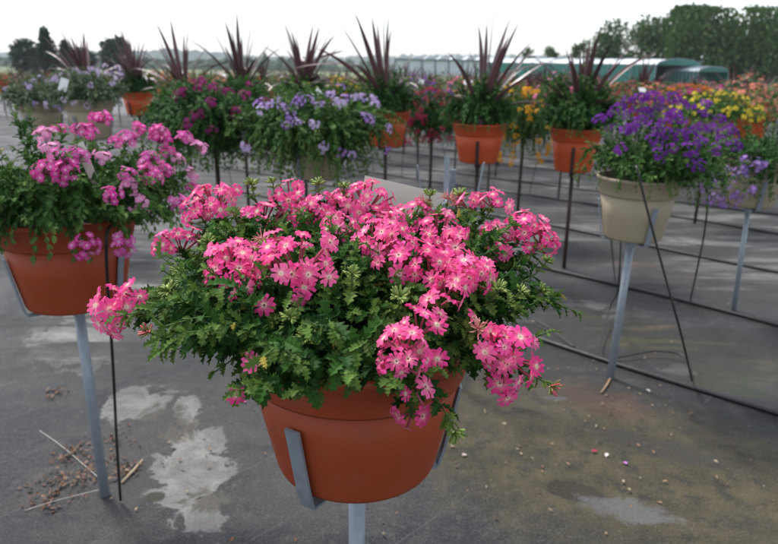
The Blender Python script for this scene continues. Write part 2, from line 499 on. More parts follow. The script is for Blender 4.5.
def orient(o, p, d, spin=0.0, s=1.0):
    q = Vector(d).to_track_quat('Z', 'Y')
    o.matrix_local = Matrix.Translation(Vector(p)) @ q.to_matrix().to_4x4() @ Matrix.Rotation(spin, 4, 'Z') @ Matrix.Scale(s, 4)
    o.rotation_mode = 'QUATERNION'; o.location = Vector(p); o.rotation_quaternion = q @ Matrix.Rotation(spin, 3, 'Z').to_quaternion(); o.scale = (s, s, s)

# ------------------------------------------------------------------ terrain
def gz(y):
    if y < 5: return 0.0
    if y < 45: return -.025 * (y - 5) * min(1, (y - 5) / 3)
    return -1.0
def ground_sheet(name, ys, xw, mat, dz, label_kind='structure', nx=2):
    vs, fs = [], []
    for j, y in enumerate(ys):
        for i in range(nx + 1):
            vs.append((xw * (2 * i / nx - 1), y, gz(y) + dz))
    for j in range(len(ys) - 1):
        for i in range(nx):
            a = j * (nx + 1) + i; fs.append((a, a + 1, a + nx + 2, a + nx + 1))
    o = newobj(name, np.array(vs), fs, mat); o['kind'] = label_kind; return o

def ground_material():
    t = NT('wet_weed_fabric'); P = t.pos()
    sep = t.node('ShaderNodeSeparateXYZ'); t.l.new(P, sep.inputs[0]); X, Y = sep.outputs[0], sep.outputs[1]
    n1 = t.noise(1.6, 6, P, .6, .4); n2 = t.noise(5.5, 6, P, .62); n3 = t.noise(30, 5, P, .7); n4 = t.noise(.55, 4, P, .5, .8)
    n5 = t.noise(14, 6, P, .65); n6 = t.noise(9, 8, P, .68, .6)
    def blob(px, py, rx, ry, rot, n_amp=.9, soft=.08, nz=n6):
        """stain with a ragged edge, centred on a point of the ground (metres)"""
        c = ground(px, py)
        dx = t.math('SUBTRACT', X, c.x); dy = t.math('SUBTRACT', Y, c.y)
        ca, sa = math.cos(rot), math.sin(rot)
        u = t.math('ADD', t.math('MULTIPLY', dx, ca / rx), t.math('MULTIPLY', dy, sa / rx))
        v = t.math('ADD', t.math('MULTIPLY', dx, -sa / ry), t.math('MULTIPLY', dy, ca / ry))
        r = t.math('SQRT', t.math('ADD', t.math('MULTIPLY', u, u), t.math('MULTIPLY', v, v)))
        r = t.math('ADD', r, t.math('MULTIPLY', t.math('SUBTRACT', nz, .5), n_amp * 3))
        return t.rangemap(r, 1 - soft, 1 + soft, 1, 0)
    def mx(*a):
        o = a[0]
        for b in a[1:]: o = t.math('MAXIMUM', o, b)
        return o
    # weave of the fabric along the rows
    rot = t.math('ADD', X, Y); rot2 = t.math('SUBTRACT', X, Y)
    w1 = t.math('SINE', t.math('MULTIPLY', rot, 1400)); w2 = t.math('SINE', t.math('MULTIPLY', rot2, 1400))
    weave = t.math('MULTIPLY', w1, w2)
    # printed guide threads of the fabric
    gl = t.math('ABSOLUTE', t.math('SUBTRACT', t.math('FRACT', t.math('MULTIPLY', rot2, 1 / .42)), .5))
    thread = t.rangemap(gl, .0035, .006, 1, 0)
    fab = t.mix(t.rangemap(n1, .3, .7), (.012, .014, .019), (.034, .036, .042))
    fab = t.mix(t.rangemap(n6, .46, .62, 0, .75), fab, (.016, .018, .024))
    fab = t.mix(t.rangemap(n2, .52, .66, 0, .55), fab, (.070, .066, .058))
    fab = t.mix(t.math('MULTIPLY', t.rangemap(n3, .5, .7), .6), fab, (.095, .092, .088))
    fab = t.mix(t.math('MULTIPLY', thread, .45), fab, (.15, .155, .155))
    # pale dried silt
    silt = mx(blob(192, 470, .27, .12, 1.9, 1.1, .09), blob(135, 405, .14, .12, .3, 1.3, .12), blob(70, 345, .18, .30, .8, 1.0, .06),
              blob(186, 410, .05, .13, .3, 1.1, .10), blob(120, 300, .30, .35, 0, 1.0, .1))
    far = t.rangemap(Y, 2.7, 4.2, 0, 1)
    siltf = t.math('MULTIPLY', far, t.rangemap(n4, .42, .56))
    halo = mx(blob(180, 440, .55, .38, 1.5, 1.0, .6), blob(85, 340, .5, .5, 0, 1.0, .6), blob(330, 470, .4, .3, .4, 1.0, .5))
    fab = t.mix(t.math('MULTIPLY', halo, .45), fab, t.mix(n6, (.055, .053, .048), (.12, .115, .105)))
    silt = mx(silt, t.math('MULTIPLY', siltf, .55))
    siltc = t.mix(t.rangemap(n6, .35, .65), (.17, .166, .158), (.32, .315, .30))
    siltc = t.mix(t.rangemap(n3, .58, .72, 0, .4), siltc, (.07, .067, .06))
    mudp = mx(blob(165, 425, .10, .14, .6, 1.0, .3), blob(215, 500, .08, .05, .2, 1.0, .3))
    siltc = t.mix(t.math('MULTIPLY', mudp, .8), siltc, t.mix(n5, (.045, .038, .026), (.10, .088, .066)))
    c = t.mix(t.math('MULTIPLY', silt, .9), fab, siltc)
    # olive mud and algae in the aisle on the right
    olive = mx(blob(590, 450, .85, .50, -.6, .35, .35), blob(470, 430, .30, .30, 0, .4, .4), blob(690, 470, .7, .4, -.6, .4, .35), blob(660, 340, .6, .25, -.75, .4, .3))
    olc = t.mix(t.rangemap(n2, .3, .7), (.036, .031, .015), (.092, .073, .034))
    olc = t.mix(t.rangemap(n5, .46, .66), olc, (.026, .026, .014))
    olc = t.mix(t.rangemap(n3, .54, .7, 0, .6), olc, (.12, .105, .075))
    c = t.mix(t.math('MULTIPLY', olive, .97), c, olc)
    pale = mx(blob(640, 235, .9, .22, -.78, 1.0, .15), blob(560, 300, .35, .14, -.78, 1.0, .12), blob(720, 285, .4, .12, -.78, 1.0, .15), blob(590, 190, 1.0, .2, -.78, 1.0, .2), blob(230, 215, .8, .3, -.78, .9, .2))
    c = t.mix(t.math('MULTIPLY', pale, .75), c, t.mix(t.rangemap(n6, .35, .65), (.10, .092, .078), (.30, .29, .27)))
    red = mx(blob(600, 400, .20, .12, -.5, .5, .4), blob(640, 265, .5, .12, -.75, .5, .3))
    c = t.mix(t.math('MULTIPLY', red, .55), c, (.10, .048, .028))
    green = mx(blob(665, 345, .22, .07, -.75, .5, .3), blob(645, 262, .09, .04, -.7, .4, .3), blob(590, 212, .2, .06, -.7, .5, .3), blob(720, 380, .2, .12, -.7, .5, .3))
    c = t.mix(t.math('MULTIPLY', green, .7), c, (.035, .048, .010))
    dark = mx(blob(575, 492, .10, .05, -.3, .3, .1), blob(660, 448, .22, .07, -.5, .5, .3), blob(525, 411, .06, .025, -.4, .2, .15), blob(155, 497, .03, .025, 0, .3, .15))
    dkc = t.mix(n5, (.022, .017, .009), (.032, .026, .016))
    c = t.mix(t.math('MULTIPLY', dark, .85), c, dkc)
    wet = mx(blob(675, 370, .08, .06, .5, 1.2, .15), blob(625, 510, .12, .05, -.3, 1.5, .4), blob(555, 398, .05, .02, 0, .3, .1))
    c = t.mix(t.math('MULTIPLY', wet, .6), c, (.15, .155, .16))
    # streaky far aisles
    st = t.noise(3.0, 5, None, .6)
    mpn = t.node('ShaderNodeMapping'); t.l.new(P, mpn.inputs[0]); mpn.inputs['Rotation'].default_value = (0, 0, R(45)); mpn.inputs['Scale'].default_value = (.9, 5.5, 1)
    stn = t.noise(1.0, 6, mpn.outputs[0], .62, .6)
    band = t.math('MULTIPLY', t.rangemap(Y, 2.0, 3.0, 0, 1), t.rangemap(stn, .40, .54, 0, .92))
    c = t.mix(band, c, t.mix(n5, (.020, .019, .017), (.011, .013, .016)))
    grit = t.noise(160, 3, P, .75)
    c = t.mix(t.rangemap(grit, .50, .64, 0, .45), c, t.mix(n2, (.11, .10, .085), (.16, .155, .145)))
    c = t.mix(t.rangemap(grit, .50, .36, 0, .55), c, (.010, .010, .011))
    speck = t.rangemap(t.noise(75, 2, P), .70, .74)
    c = t.mix(t.math('MULTIPLY', speck, .6), c, (.06, .045, .03))
    t.l.new(c, t.b.inputs['Base Color'])
    rg = t.rangemap(n1, .3, .65, .38, .68)
    rg = t.math('MAXIMUM', t.math('SUBTRACT', rg, t.math('MULTIPLY', mx(wet, dark), .3)), t.math('MULTIPLY', silt, .75))
    t.l.new(rg, t.b.inputs['Roughness']); t.b.inputs['Specular IOR Level'].default_value = .26
    hh = t.math('ADD', t.math('ADD', t.math('MULTIPLY', weave, .16), t.math('MULTIPLY', n5, 1.0)), t.math('ADD', t.math('MULTIPLY', n2, 1.6), t.math('MULTIPLY', silt, .12)))
    t.bump(hh, .6, .007)
    return t.m

tg = NT('meadow'); Pm = tg.pos()
tg.l.new(tg.mix(tg.noise(.15, 6, Pm), (.06, .10, .03), (.13, .14, .055)), tg.b.inputs['Base Color']); tg.b.inputs['Roughness'].default_value = .9
ys = [-60, -3] + [i * .5 for i in range(0, 100)] + [60, 120, 400, 3500]
ground_sheet('ground', ys, 2500, tg.m, -.012)
ysf = [-12, -3] + [i * .5 for i in range(0, 95)]
ground_sheet('weed_fabric', ysf, 42, ground_material(), 0.0, nx=6)

# ------------------------------------------------------------------ the pot in front: pink verbena
RIM_R, POT_H = .170, .213
mainp = at_d(357, 326, .91)
PINK, EYE = (.88, .065, .29), (.86, .80, .60)
t_main = empty('potted_verbena', tuple(mainp), 0)
tag(t_main, 'large terracotta pot in the foreground overflowing with coral pink verbena', 'potted plant')
pot(t_main, RIM_R, POT_H, M_TERRA, 96)
RX, RY, UP = .268, .24, .095
MSH, BZ = -.030, .042
tips, fol = grow(t_main, RIM_R, RX, RY, UP, .03, 560, .0235, G_MAIN, 'verbena', seed=11, gap=.0125, wild=.09, inner=.30, skirt=.08, shift=(MSH, 0), base_z=BZ)

def on_dome(px, py, grow_=1.0):
    """where the sight line of a flower in the photograph meets the dome of the plant"""
    o = Vector((0, 0, CAM_H)) - mainp - Vector((MSH, 0, BZ)); d = ray(px, py)
    Z = UP * grow_ if True else 0
    A = np.array((1 / (RX * grow_), 1 / (RY * grow_), 1 / Z))
    oo = np.array(o) * A; dd = np.array(d) * A
    a = dd @ dd; b = 2 * oo @ dd; c = oo @ oo - 1; disc = b * b - 4 * a * c
    tt = (-b - math.sqrt(disc)) / (2 * a) if disc > 0 else -b / (2 * a)
    p = np.array(o) + np.array(d) * tt
    nn = p * A * A; nn = nn / np.linalg.norm(nn)
    return p + np.array((MSH, 0, BZ)), nn
heads = [  # px, py, radius px, florets
 (216, 199, 21, 13), (181, 241, 20, 11), (296, 264, 29, 22), (238, 266, 23, 13), (262, 216, 20, 11), (316, 212, 28, 22), (368, 199, 25, 16),
 (289, 191, 13, 7), (381, 236, 23, 15), (407, 254, 22, 14), (437, 236, 22, 15), (413, 216, 19, 10), (432, 265, 17, 9), (498, 236, 16, 8),
 (525, 229, 23, 14), (494, 199, 14, 6), (467, 271, 17, 9), (446, 290, 10, 4), (474, 313, 9, 1), (419, 329, 20, 9), (404, 347, 20, 8), (510, 351, 23, 13), (505, 378, 13, 4),
 (416, 386, 12, 3), (411, 412, 12, 3), (251, 357, 10, 1), (237, 390, 9, 1), (264, 300, 9, 1), (110, 303, 19, 8), (134, 292, 13, 5),
 (339, 226, 16, 8), (200, 208, 15, 7), (392, 222, 16, 8), (448, 248, 16, 8), (542, 236, 13, 6), (226, 258, 15, 7), (498, 344, 14, 6), (120, 312, 13, 5), (456, 278, 12, 5), (378, 212, 14, 7), (470, 201, 11, 5), (400, 360, 11, 4), (244, 283, 11, 3), (482, 268, 10, 4), (232, 248, 12, 5), (440, 300, 9, 2), (345, 200, 13, 5), (447, 262, 9, 3), (500, 250, 9, 3)]
cache = {}
def head_mesh(n, k):
    key = (n, k)
    if key not in cache:
        fr = .0125
        rad = .0 if n == 1 else 0.0098 * math.sqrt(n)
        mb = cluster_mesh('h', n if n < 3 else int(n * 1.05 + .5), rad, fr, PINK, EYE, 2, flat=.8, pale=.26)
        o = mb.build('flower_head', M_PETAL, t_main); me = o.data; bpy.data.objects.remove(o); cache[key] = me
    return cache[key]
stm = MB(); SL = dict(P=[], D=[], N=[], S=[], T=[])
def stalk(p, d, leaf_from=.35):
    q = p * np.array((.45, .45, .2)) + np.array((0, 0, .0)); q = np.array((q[0], q[1], min(q[2] + .01, .05)))
    dd = p - d * .05
    ts = np.linspace(0, 1, 10)[:, None]; bz = (1 - ts) ** 2 * q + 2 * ts * (1 - ts) * dd + ts ** 2 * p
    stm.tube(bz, [.0013] * 10, 5, (.09, .14, .04), caps=False)
    L = np.linalg.norm(np.diff(bz, axis=0), axis=1).sum(); k = max(2, int(L * (1 - leaf_from) / .015))
    for j in range(k):
        t = leaf_from + (.97 - leaf_from) * (j + .3) / k; x = t * 9; i0 = min(8, int(x)); pp = bz[i0] + (bz[i0 + 1] - bz[i0]) * (x - i0); tan = norm(bz[i0 + 1] - bz[i0])
        h = norm(np.cross(tan, (.1, .2, 1))); h2 = np.cross(h, tan); a = (j % 2) * 1.57 + p[0] * 40
        for sg in (-1, 1):
            SL['P'].append(pp); SL['D'].append(tan * .6 + (h * math.cos(a) + h2 * math.sin(a)) * sg * .8 + rng.normal(0, .12, 3)); SL['N'].append(np.array((0, -.1, 1)) + rng.normal(0, .25, 3))
            SL['S'].append(.025 * (.7 + .4 * rng.random()) * (1 if t < .8 else .6)); m = rng.random()
            SL['T'].append((np.array(G_MAIN[0]) * (1 - m) + np.array(G_MAIN[1]) * m) * (1 + .12 * rng.standard_normal()) if t < .75 else np.array(G_MAIN[2]) * .7 + np.array(G_MAIN[1]) * .3)
for i, (px, py, rp, n) in enumerate(heads):
    p, nn = on_dome(px, py + 5, 1.02 if py < 340 else 1.10)
    o = link('flower_head', head_mesh(n, i % 3 if n in (4, 5, 3, 1) else i), t_main)
    view = -np.array(ray(px, py)); view /= np.linalg.norm(view)
    d = nn * .75 + view * .45 + rng.normal(0, .15, 3) + np.array((0, 0, .15))
    d /= np.linalg.norm(d)
    orient(o, p, d, rng.random() * 6.28, 1.0)
    stalk(p, d)
bmesh_ = [bud_mesh(26, .0125).build('flower_bud', M_STEM, t_main, smooth=True) for _ in range(2)]
bmesh_.append(bud_mesh(22, .0115, (.20, .20, .07), (.62, .12, .14)).build('flower_bud', M_STEM, t_main, smooth=True))
bmes = [b.data for b in bmesh_]
for b in bmesh_: bpy.data.objects.remove(b)
for i, (px, py, k) in enumerate([(148, 332, 2), (207, 213, 0), (400, 298, 0), (290, 318, 1), (455, 431, 0), (551, 386, 2), (344, 188, 0), (262, 372, 1), (306, 338, 0), (535, 250, 0), (541, 292, 1), (520, 292, 0),
                                 (460, 196, 0), (430, 196, 1), (240, 232, 0), (273, 183, 1), (180, 272, 0), (208, 243, 1), (252, 185, 0), (498, 290, 0), (266, 252, 1), (318, 185, 0), (352, 275, 1), (474, 235, 1), (546, 262, 0), (170, 292, 0)]):
    p, nn = on_dome(px, py, 1.03)
    o = link('flower_bud', bmes[k], t_main); orient(o, p, nn + np.array((0, -.2, .5)), i, .9 + .3 * rng.random()); stalk(p, norm(nn + np.array((0, 0, .4))))
# withered flower heads
wm = MB()
for i in range(26):
    a = i * 2.4; zc = .1 + .9 * rng.random(); s_ = math.sqrt(1 - zc * zc * .8); d = np.array((s_ * math.cos(a), s_ * math.sin(a), zc)); d /= np.linalg.norm(d)
    wm.tube([d * .003, d * .014 + rng.normal(0, .002, 3), d * .02 + rng.normal(0, .004, 3)], [.0008, .0014, .0006], 4, (.55, .32, .22) if i % 2 else (.60, .20, .22))
wo_ = wm.build('withered_flower', M_STEM, t_main); wme = wo_.data; bpy.data.objects.remove(wo_)
for px, py in ((262, 243), (448, 200), (456, 206), (425, 205), (235, 215), (478, 330)):
    p, nn = on_dome(px, py, 1.03); o = link('withered_flower', wme, t_main); orient(o, p, nn + np.array((0, -.1, .4)), px, .72); stalk(p, norm(nn + np.array((0, 0, .4))))
stm.build('flower_stalk', M_STEM, fol, smooth=True)
slm = MB(); slm.scatter(*LEAF['verbena'], frames(np.array(SL['D']), np.array(SL['N'])) * np.array(SL['S'])[:, None, None], np.array(SL['P']), np.clip(np.array(SL['T']), .003, 1)); slm.build('stalk_leaves', M_LEAF, fol)
a0 = math.atan2(-mainp.y, -mainp.x)          # towards the camera
stand(mainp.x, mainp.y, mainp.z, RIM_R, POT_H, M_GALV, 'galvanised pole stand with flat steel arms holding the big pink verbena pot in front',
      angs=(a0 - R(33), a0 + R(87), a0 + R(207)), sw=.022, reach=.60)
# the care card pushed in behind the flowers
cd = empty('plant_label', tuple(at_d(402, 192, 1.10))); tag(cd, 'plain pale plastic label card standing behind the coral pink verbena', 'plant label')
rz = R(-4)
m = MB(); m.box((0, 0, -.012), (.14, .0022, .05), Matrix.Rotation(R(12), 3, 'Y') @ Matrix.Rotation(R(-14), 3, 'X')); m.build('card', M_CARD, cd, tint=False)
m = MB(); m.box((0, .004, -.085), (.012, .002, .11)); m.build('stake', M_CARD, cd, tint=False)

# ------------------------------------------------------------------ other potted plants near enough to know one by one
def set_heads(root, spots, meshes, name='flower_head', facing=.4, mat=None, scale=1.0):
    for i, (p, d) in enumerate(spots):
        o = link(name, meshes[i % len(meshes)], root)
        orient(o, p, d, i * 1.7, scale * (.85 + .3 * rng.random()))
def meshes_of(builders, name, mat):
    out = []
    for b in builders:
        o = b.build(name, mat); out.append(o.data); bpy.data.objects.remove(o)
    return out
def dome_spots(rx, ry, up, n, seed, shift=(0, 0), low=-.15, top_bias=1.0, kx=1.0):
    g = np.random.default_rng(seed); out = []
    for i in range(n):
        a = g.random() * 6.283; se = low + (1 - low) * g.random() ** (1 / top_bias); se = min(se, .99)
        ce = math.sqrt(1 - se * se)
        p = np.array((math.cos(a) * ce * rx * kx + shift[0], math.sin(a) * ce * ry * kx + shift[1], up * se * kx if se > 0 else up * se))
        nn = norm(np.array((p[0] / rx, p[1] / ry, max(.2, p[2] / up + .4))))
        out.append((p, nn + g.normal(0, .12, 3)))
    return out
def spots_px(root_loc, rx, ry, up, pts, k=1.03):
    out = []
    for px, py in pts:
        o = Vector((0, 0, CAM_H)) - Vector(root_loc); d = ray(px, py)
        A = np.array((1 / (rx * k), 1 / (ry * k), 1 / (up * k)))
        oo = np.array(o) * A; dd = np.array(d) * A
        a = dd @ dd; b = 2 * oo @ dd; c = oo @ oo - 1; disc = b * b - 4 * a * c
        tt = (-b - math.sqrt(disc)) / (2 * a) if disc > 0 else -b / (2 * a)
        p = np.array(o) + np.array(d) * tt; nn = p * A * A; nn /= np.linalg.norm(nn)
        nn = nn * .8 + np.array((0, -.3, .25)) + rng.normal(0, .12, 3)
        out.append((p, nn))
    return out
def tube_thing(pts, r, label, cat, name, mat=M_BLACK, seg=6, group=None, smooth_n=6):
    P_ = [np.array(p) for p in pts]; out = []
    n = len(P_)
    for i in range(n - 1):
        p0, p1, p2, p3 = P_[max(i - 1, 0)], P_[i], P_[i + 1], P_[min(i + 2, n - 1)]
        for j in range(smooth_n):
            t = j / smooth_n
            out.append(.5 * ((2 * p1) + (-p0 + p2) * t + (2 * p0 - 5 * p1 + 4 * p2 - p3) * t * t + (-p0 + 3 * p1 - 3 * p2 + p3) * t ** 3))
    out.append(P_[-1])
    m = MB(); m.tube(out, r, seg); o = m.build(name, mat, smooth=True, tint=False)
    return tag(o, label, cat, group)

# left: magenta pink verbena in a terracotta pot
gl_ = ground(105, 495); LH = at_y(72, 212, gl_.y)
lx, ly, lz = gl_.x, gl_.y, LH.z
t = empty('potted_verbena', (lx, ly, lz)); tag(t, 'terracotta pot of magenta pink verbena at the left edge on a grey pole', 'potted plant')
pot(t, .185, .255, M_TERRA, 72)
LRX, LRY, LUP = .33, .28, .21
grow(t, .185, LRX, LRY, LUP, .07, 300, .025, G_SOFT, 'verbena', seed=21, gap=.0145, shift=(.03, 0), skirt=.30)
MAG, MAG2 = (.72, .035, .35), (.80, .28, .54)
lm = meshes_of([cluster_mesh('h', n, .0073 * math.sqrt(n), .0105, c, (.8, .62, .72), 2, .75, .40) for n, c in ((16, MAG), (13, (.70, .09, .42)), (11, MAG2), (8, MAG))], 'flower_head', M_PETAL)
sp = spots_px((lx, ly, lz), LRX, LRY, LUP, [(67, 172), (75, 158), (102, 158), (115, 142), (85, 132), (62, 160), (50, 150), (140, 130), (160, 132), (185, 140), (178, 160), (165, 170), (150, 175), (128, 178),
      (140, 205), (112, 196), (85, 246), (124, 246), (200, 148), (193, 190), (160, 140), (180, 205), (46, 135), (60, 130), (100, 120), (128, 140), (130, 186), (168, 153), (45, 172), (150, 160), (190, 175)])
set_heads(t, sp, lm)
al = math.atan2(-ly, -lx)
stand(lx, ly, lz, .185, .255, M_GALV, 'thick galvanised pole stand under the magenta pink verbena pot at left', angs=(al - R(72), al + R(48), al + R(168)), pole_r=.0145)
lb = newobj('plant_label', np.array([(-.008, 0, -.10), (.008, 0, -.10), (.012, 0, .04), (-.012, 0, .04), (-.008, .002, -.10), (.008, .002, -.10), (.012, .002, .04), (-.012, .002, .04)]),
            [(0, 1, 2, 3), (7, 6, 5, 4), (0, 4, 5, 1), (1, 5, 6, 2), (2, 6, 7, 3), (3, 7, 4, 0)], M_CARD)
lb.location = (lx + .12, ly - .1, lz + .16); lb.rotation_euler = (R(-20), R(-22), R(10)); tag(lb, 'slim grey plastic label leaning among the magenta pink verbena', 'plant label')
g0 = ground(121, 503)
tube_thing([(lx + .165, ly - .10, lz - .01), (lx + .17, ly - .155, lz - .06), (g0.x + .02, g0.y + .02, .45), (g0.x + .012, g0.y, .22), (g0.x, g0.y, .01)], .0042,
           'black drip tube hanging from the magenta pink verbena pot at left', 'drip tube', 'drip_tube')

# right: purple verbena in a beige pot
gr_ = ground(610, 378); RH = at_y(640, 176, gr_.y)
rx_, ry_, rz_ = RH.x, gr_.y, RH.z
t = empty('potted_verbena', (rx_, ry_, rz_)); tag(t, 'beige pot of deep purple verbena on a pale galvanised pole at right', 'potted plant')
pot(t, .163, .25, M_BEIGE, 72)
PRX, PRY, PUP = .30, .27, .235
grow(t, .163, PRX, PRY, PUP, .05, 260, .023, G_SOFT, 'small', seed=31, gap=.014, shift=(.10, 0), skirt=.22, drop_side=(-.4, 2.0))
PUR = (.125, .005, .24)
pm = meshes_of([cluster_mesh('h', n, .0072 * math.sqrt(n), .0105, c, (.20, .05, .35), 1, .7, .04) for n, c in ((16, PUR), (13, (.16, .009, .27)), (10, (.20, .022, .32)), (15, (.10, .004, .20)))], 'flower_head', M_PETAL)
g = np.random.default_rng(5)
pts = [(600, 120), (612, 115), (618, 108), (628, 103), (640, 98), (652, 96), (663, 100), (672, 97), (627, 130), (633, 128), (620, 150), (660, 155), (668, 120), (675, 115), (682, 122), (655, 140), (690, 150), (700, 128), (690, 108),
       (705, 115), (668, 112), (645, 112), (632, 112), (690, 135), (712, 130), (720, 140), (655, 125), (678, 135), (700, 142), (640, 122), (612, 128), (665, 133), (720, 120), (730, 132), (715, 150), (698, 165), (648, 102), (680, 104), (706, 104), (735, 145), (660, 108), (624, 118), (672, 148), (650, 115)]
sp = spots_px((rx_ + .09, ry_, rz_), PRX, PRY, PUP, pts); sp = [(p + np.array((.09, 0, 0)), d) for p, d in sp]
set_heads(t, sp, pm)
ar = math.atan2(-ry_, -rx_)
stand(rx_, ry_, rz_, .163, .25, M_GALV, 'pale galvanised pole stand with slanting arms under the beige pot of deep purple verbena', angs=(ar - R(82), ar + R(30), ar + R(150)), foot=(gr_.x, gr_.y), pole_r=.0155)

# right edge: second purple plant
ge = ground(734, 310); EH = at_y(752, 158, ge.y)
ex, ey, ez = EH.x + .03, ge.y, EH.z
t = empty('potted_petunia', (ex, ey, ez)); tag(t, 'pot of violet petunias trailing low at the right edge of the view', 'potted plant')
pot(t, .163, .25, M_BEIGE, 48)
grow(t, .163, .34, .30, .19, .24, 180, .024, G_DARK, 'small', seed=41, gap=.017, skirt=.55, stem_r=.0010)
em = meshes_of([cluster_mesh('h', n, .010 * math.sqrt(n), .015, c, (.62, .5, .7), 1, .7, .2) for n, c in ((6, (.22, .05, .42)), (9, (.15, .02, .38)), (4, (.36, .16, .55)))], 'flower_head', M_PETAL)
set_heads(t, spots_px((ex, ey, ez), .34, .30, .22, [(708, 176), (716, 180), (726, 186), (720, 195), (710, 200), (733, 178), (704, 188), (738, 195), (728, 170), (745, 160), (716, 168), (735, 205), (722, 204), (742, 172), (700, 180), (750, 190), (758, 165)]), em)
stand(ex, ey, ez, .163, .25, M_GALV, 'galvanised pole stand under the violet petunia pot at the right edge', foot=(ge.x, ge.y), angs=(.4, 2.5, 4.6))

def place(px, py, depth):
    p = at_d(px, py, depth); return p
# terracotta pots of dark green bush with bronze cordyline (one by one)
def cordy_pot(p, rim_r, label, seed, mat, stand_label, stand_mat=M_RUST, n=22, length=.46, bush=True, bx=.19, bup=.14, h=.24, rot=0, stems=130, angs=None, greens=G_DARK, foot=None, sw=.02):
    zg = gz(p.y)
    t = empty('potted_cordyline', tuple(p)); tag(t, label, 'potted plant')
    pot(t, rim_r, h, mat, 48)
    grow(t, rim_r, bx, bx, bup, .03, int(stems * 2.6), .024, greens, 'small', seed=seed, gap=.015, stem_r=.0012, skirt=.15, name='foliage')
    cordyline(t, n, length, seed, .05)
    stand(p.x, p.y, p.z, rim_r, h, stand_mat, stand_label, angs=angs or (-1.9, .2, 2.3), zg=zg, foot=foot, sw=sw)
    return t
pB = ground(564, 268); hB = at_y(577, 128, pB.y)
cordy_pot(Vector((hB.x, pB.y, hB.z)), .165, 'orange terracotta pot of bronze cordyline just left of the deep purple verbena', 3, M_TERRA_LIT, 'dark rusty post stand under the orange pot beside the deep purple verbena', length=.60, bx=.255, bup=.30, stems=190, foot=(pB.x, pB.y), h=.27)
pA = place(480, 123, 4.0)
cordy_pot(pA, .172, 'orange terracotta pot of bronze cordyline above the empty galvanised stand', 4, M_TERRA_LIT, 'dark post stand under the orange cordyline pot above the empty galvanised stand', length=.56, bx=.215, bup=.265, angs=(-1.75, .35, 2.4))
pC = place(386, 111, 4.5)
cordy_pot(pC, .172, 'orange terracotta pot of bronze cordyline partly hidden behind the lilac verbena', 6, M_TERRA_LIT, 'dark post stand under the orange pot behind the lilac verbena', length=.54, bx=.22, bup=.25)
pE = place(137, 92, 7.0)
cordy_pot(pE, .172, 'small orange cordyline pot far back between the large beige pot and dark magenta plant', 8, M_TERRA_LIT, 'dark post stand under the distant orange cordyline pot at left', length=.52, bx=.23, bup=.24, stems=90)
pS = place(186, 104, 5.6)
cordy_pot(pS, .165, 'orange pot of upright bronze cordyline half hidden left of the dark magenta plant', 9, M_TERRA_LIT, 'dark post stand hidden behind the dark magenta plant', length=.50, bx=.22, bup=.2, stems=90, greens=G_SOFT)
pT = place(243, 98, 5.2)
cordy_pot(pT, .165, 'orange pot of tall bronze cordyline standing behind the dark magenta plant', 10, M_TERRA_LIT, 'dark post stand behind and right of the dark magenta plant', length=.58, bx=.22, bup=.16, stems=90, n=24)
pU = place(304, 98, 5.0)
cordy_pot(pU, .165, 'orange pot of tall bronze cordyline standing behind the lilac verbena', 13, M_TERRA_LIT, 'dark post stand behind the lilac verbena', length=.56, bx=.22, bup=.16, stems=90, n=24)
pV = place(90, 96, 6.2)
cordy_pot(pV, .165, 'pot of tall bronze cordyline behind the pale lavender plant with white tag at far left', 15, M_TERRA_LIT, 'dark post stand behind the pale lavender plant at far left', length=.56, bx=.2, bup=.16, stems=80, n=24)

# flowering plants of the middle rows
def flower_pot_plant(p, rim_r, label, seed, mat, greens, fcols, eye, nheads, nfl, fr, rx, up, stand_label, stand_mat=M_RUST, down=.06, h=.24, stems=130, leaf=.028, pts=None, kind='potted_plant', low=-.2, skirt=.3, shift=(0, 0), angs=(-1.9, .2, 2.3), tagpos=None, bias=1.0, ry=None):
    zg = gz(p.y); ry = ry or rx
    t = empty(kind, tuple(p)); tag(t, label, 'potted plant')
    pot(t, rim_r, h, mat, 48)
    grow(t, rim_r, rx, ry, up, down, int(stems * 1.7), leaf * .92, greens, 'small', seed=seed, gap=.015, stem_r=.0011, skirt=skirt, shift=shift)
    ms = meshes_of([cluster_mesh('h', n, .009 * math.sqrt(n), fr, c, eye, 1, .7, .15) for n in nfl for c in fcols], 'flower_head', M_PETAL)
    sp = spots_px(p, rx, ry, up, pts) if pts else []
    sp += dome_spots(rx, ry, up, nheads, seed + 100, shift, low, bias, 1.02)
    set_heads(t, sp[:100], ms)
    stand(p.x, p.y, p.z, rim_r, h, stand_mat, stand_label, zg=zg, angs=angs)
    return t
pL = place(316, 130, 3.2)
flower_pot_plant(pL, .16, 'beige pot of lilac and violet verbena with a white tag in the middle row', 51, M_BEIGE, G_SOFT, [(.48, .30, .68), (.58, .44, .74), (.26, .07, .46)], (.6, .5, .7), 4, (6, 9), .0115,
   0.37, .215, 'galvanised pole stand under the beige pot of lilac verbena', M_GALV, down=.30, stems=330, h=.235, leaf=.030, skirt=.5,
   pts=[(283, 107), (294, 110), (290, 118), (270, 105), (262, 110), (300, 98), (320, 105), (334, 103), (345, 98), (362, 98), (375, 105), (366, 118), (372, 120), (325, 147), (342, 153), (352, 155), (314, 125), (287, 125), (280, 100), (372, 98), (258, 104), (330, 95), (246, 147), (386, 150), (298, 122), (355, 97), (310, 100), (388, 128), (340, 104), (296, 103)], angs=(-2.2, -.1, 2.0))
pMg = place(214, 120, 3.5)
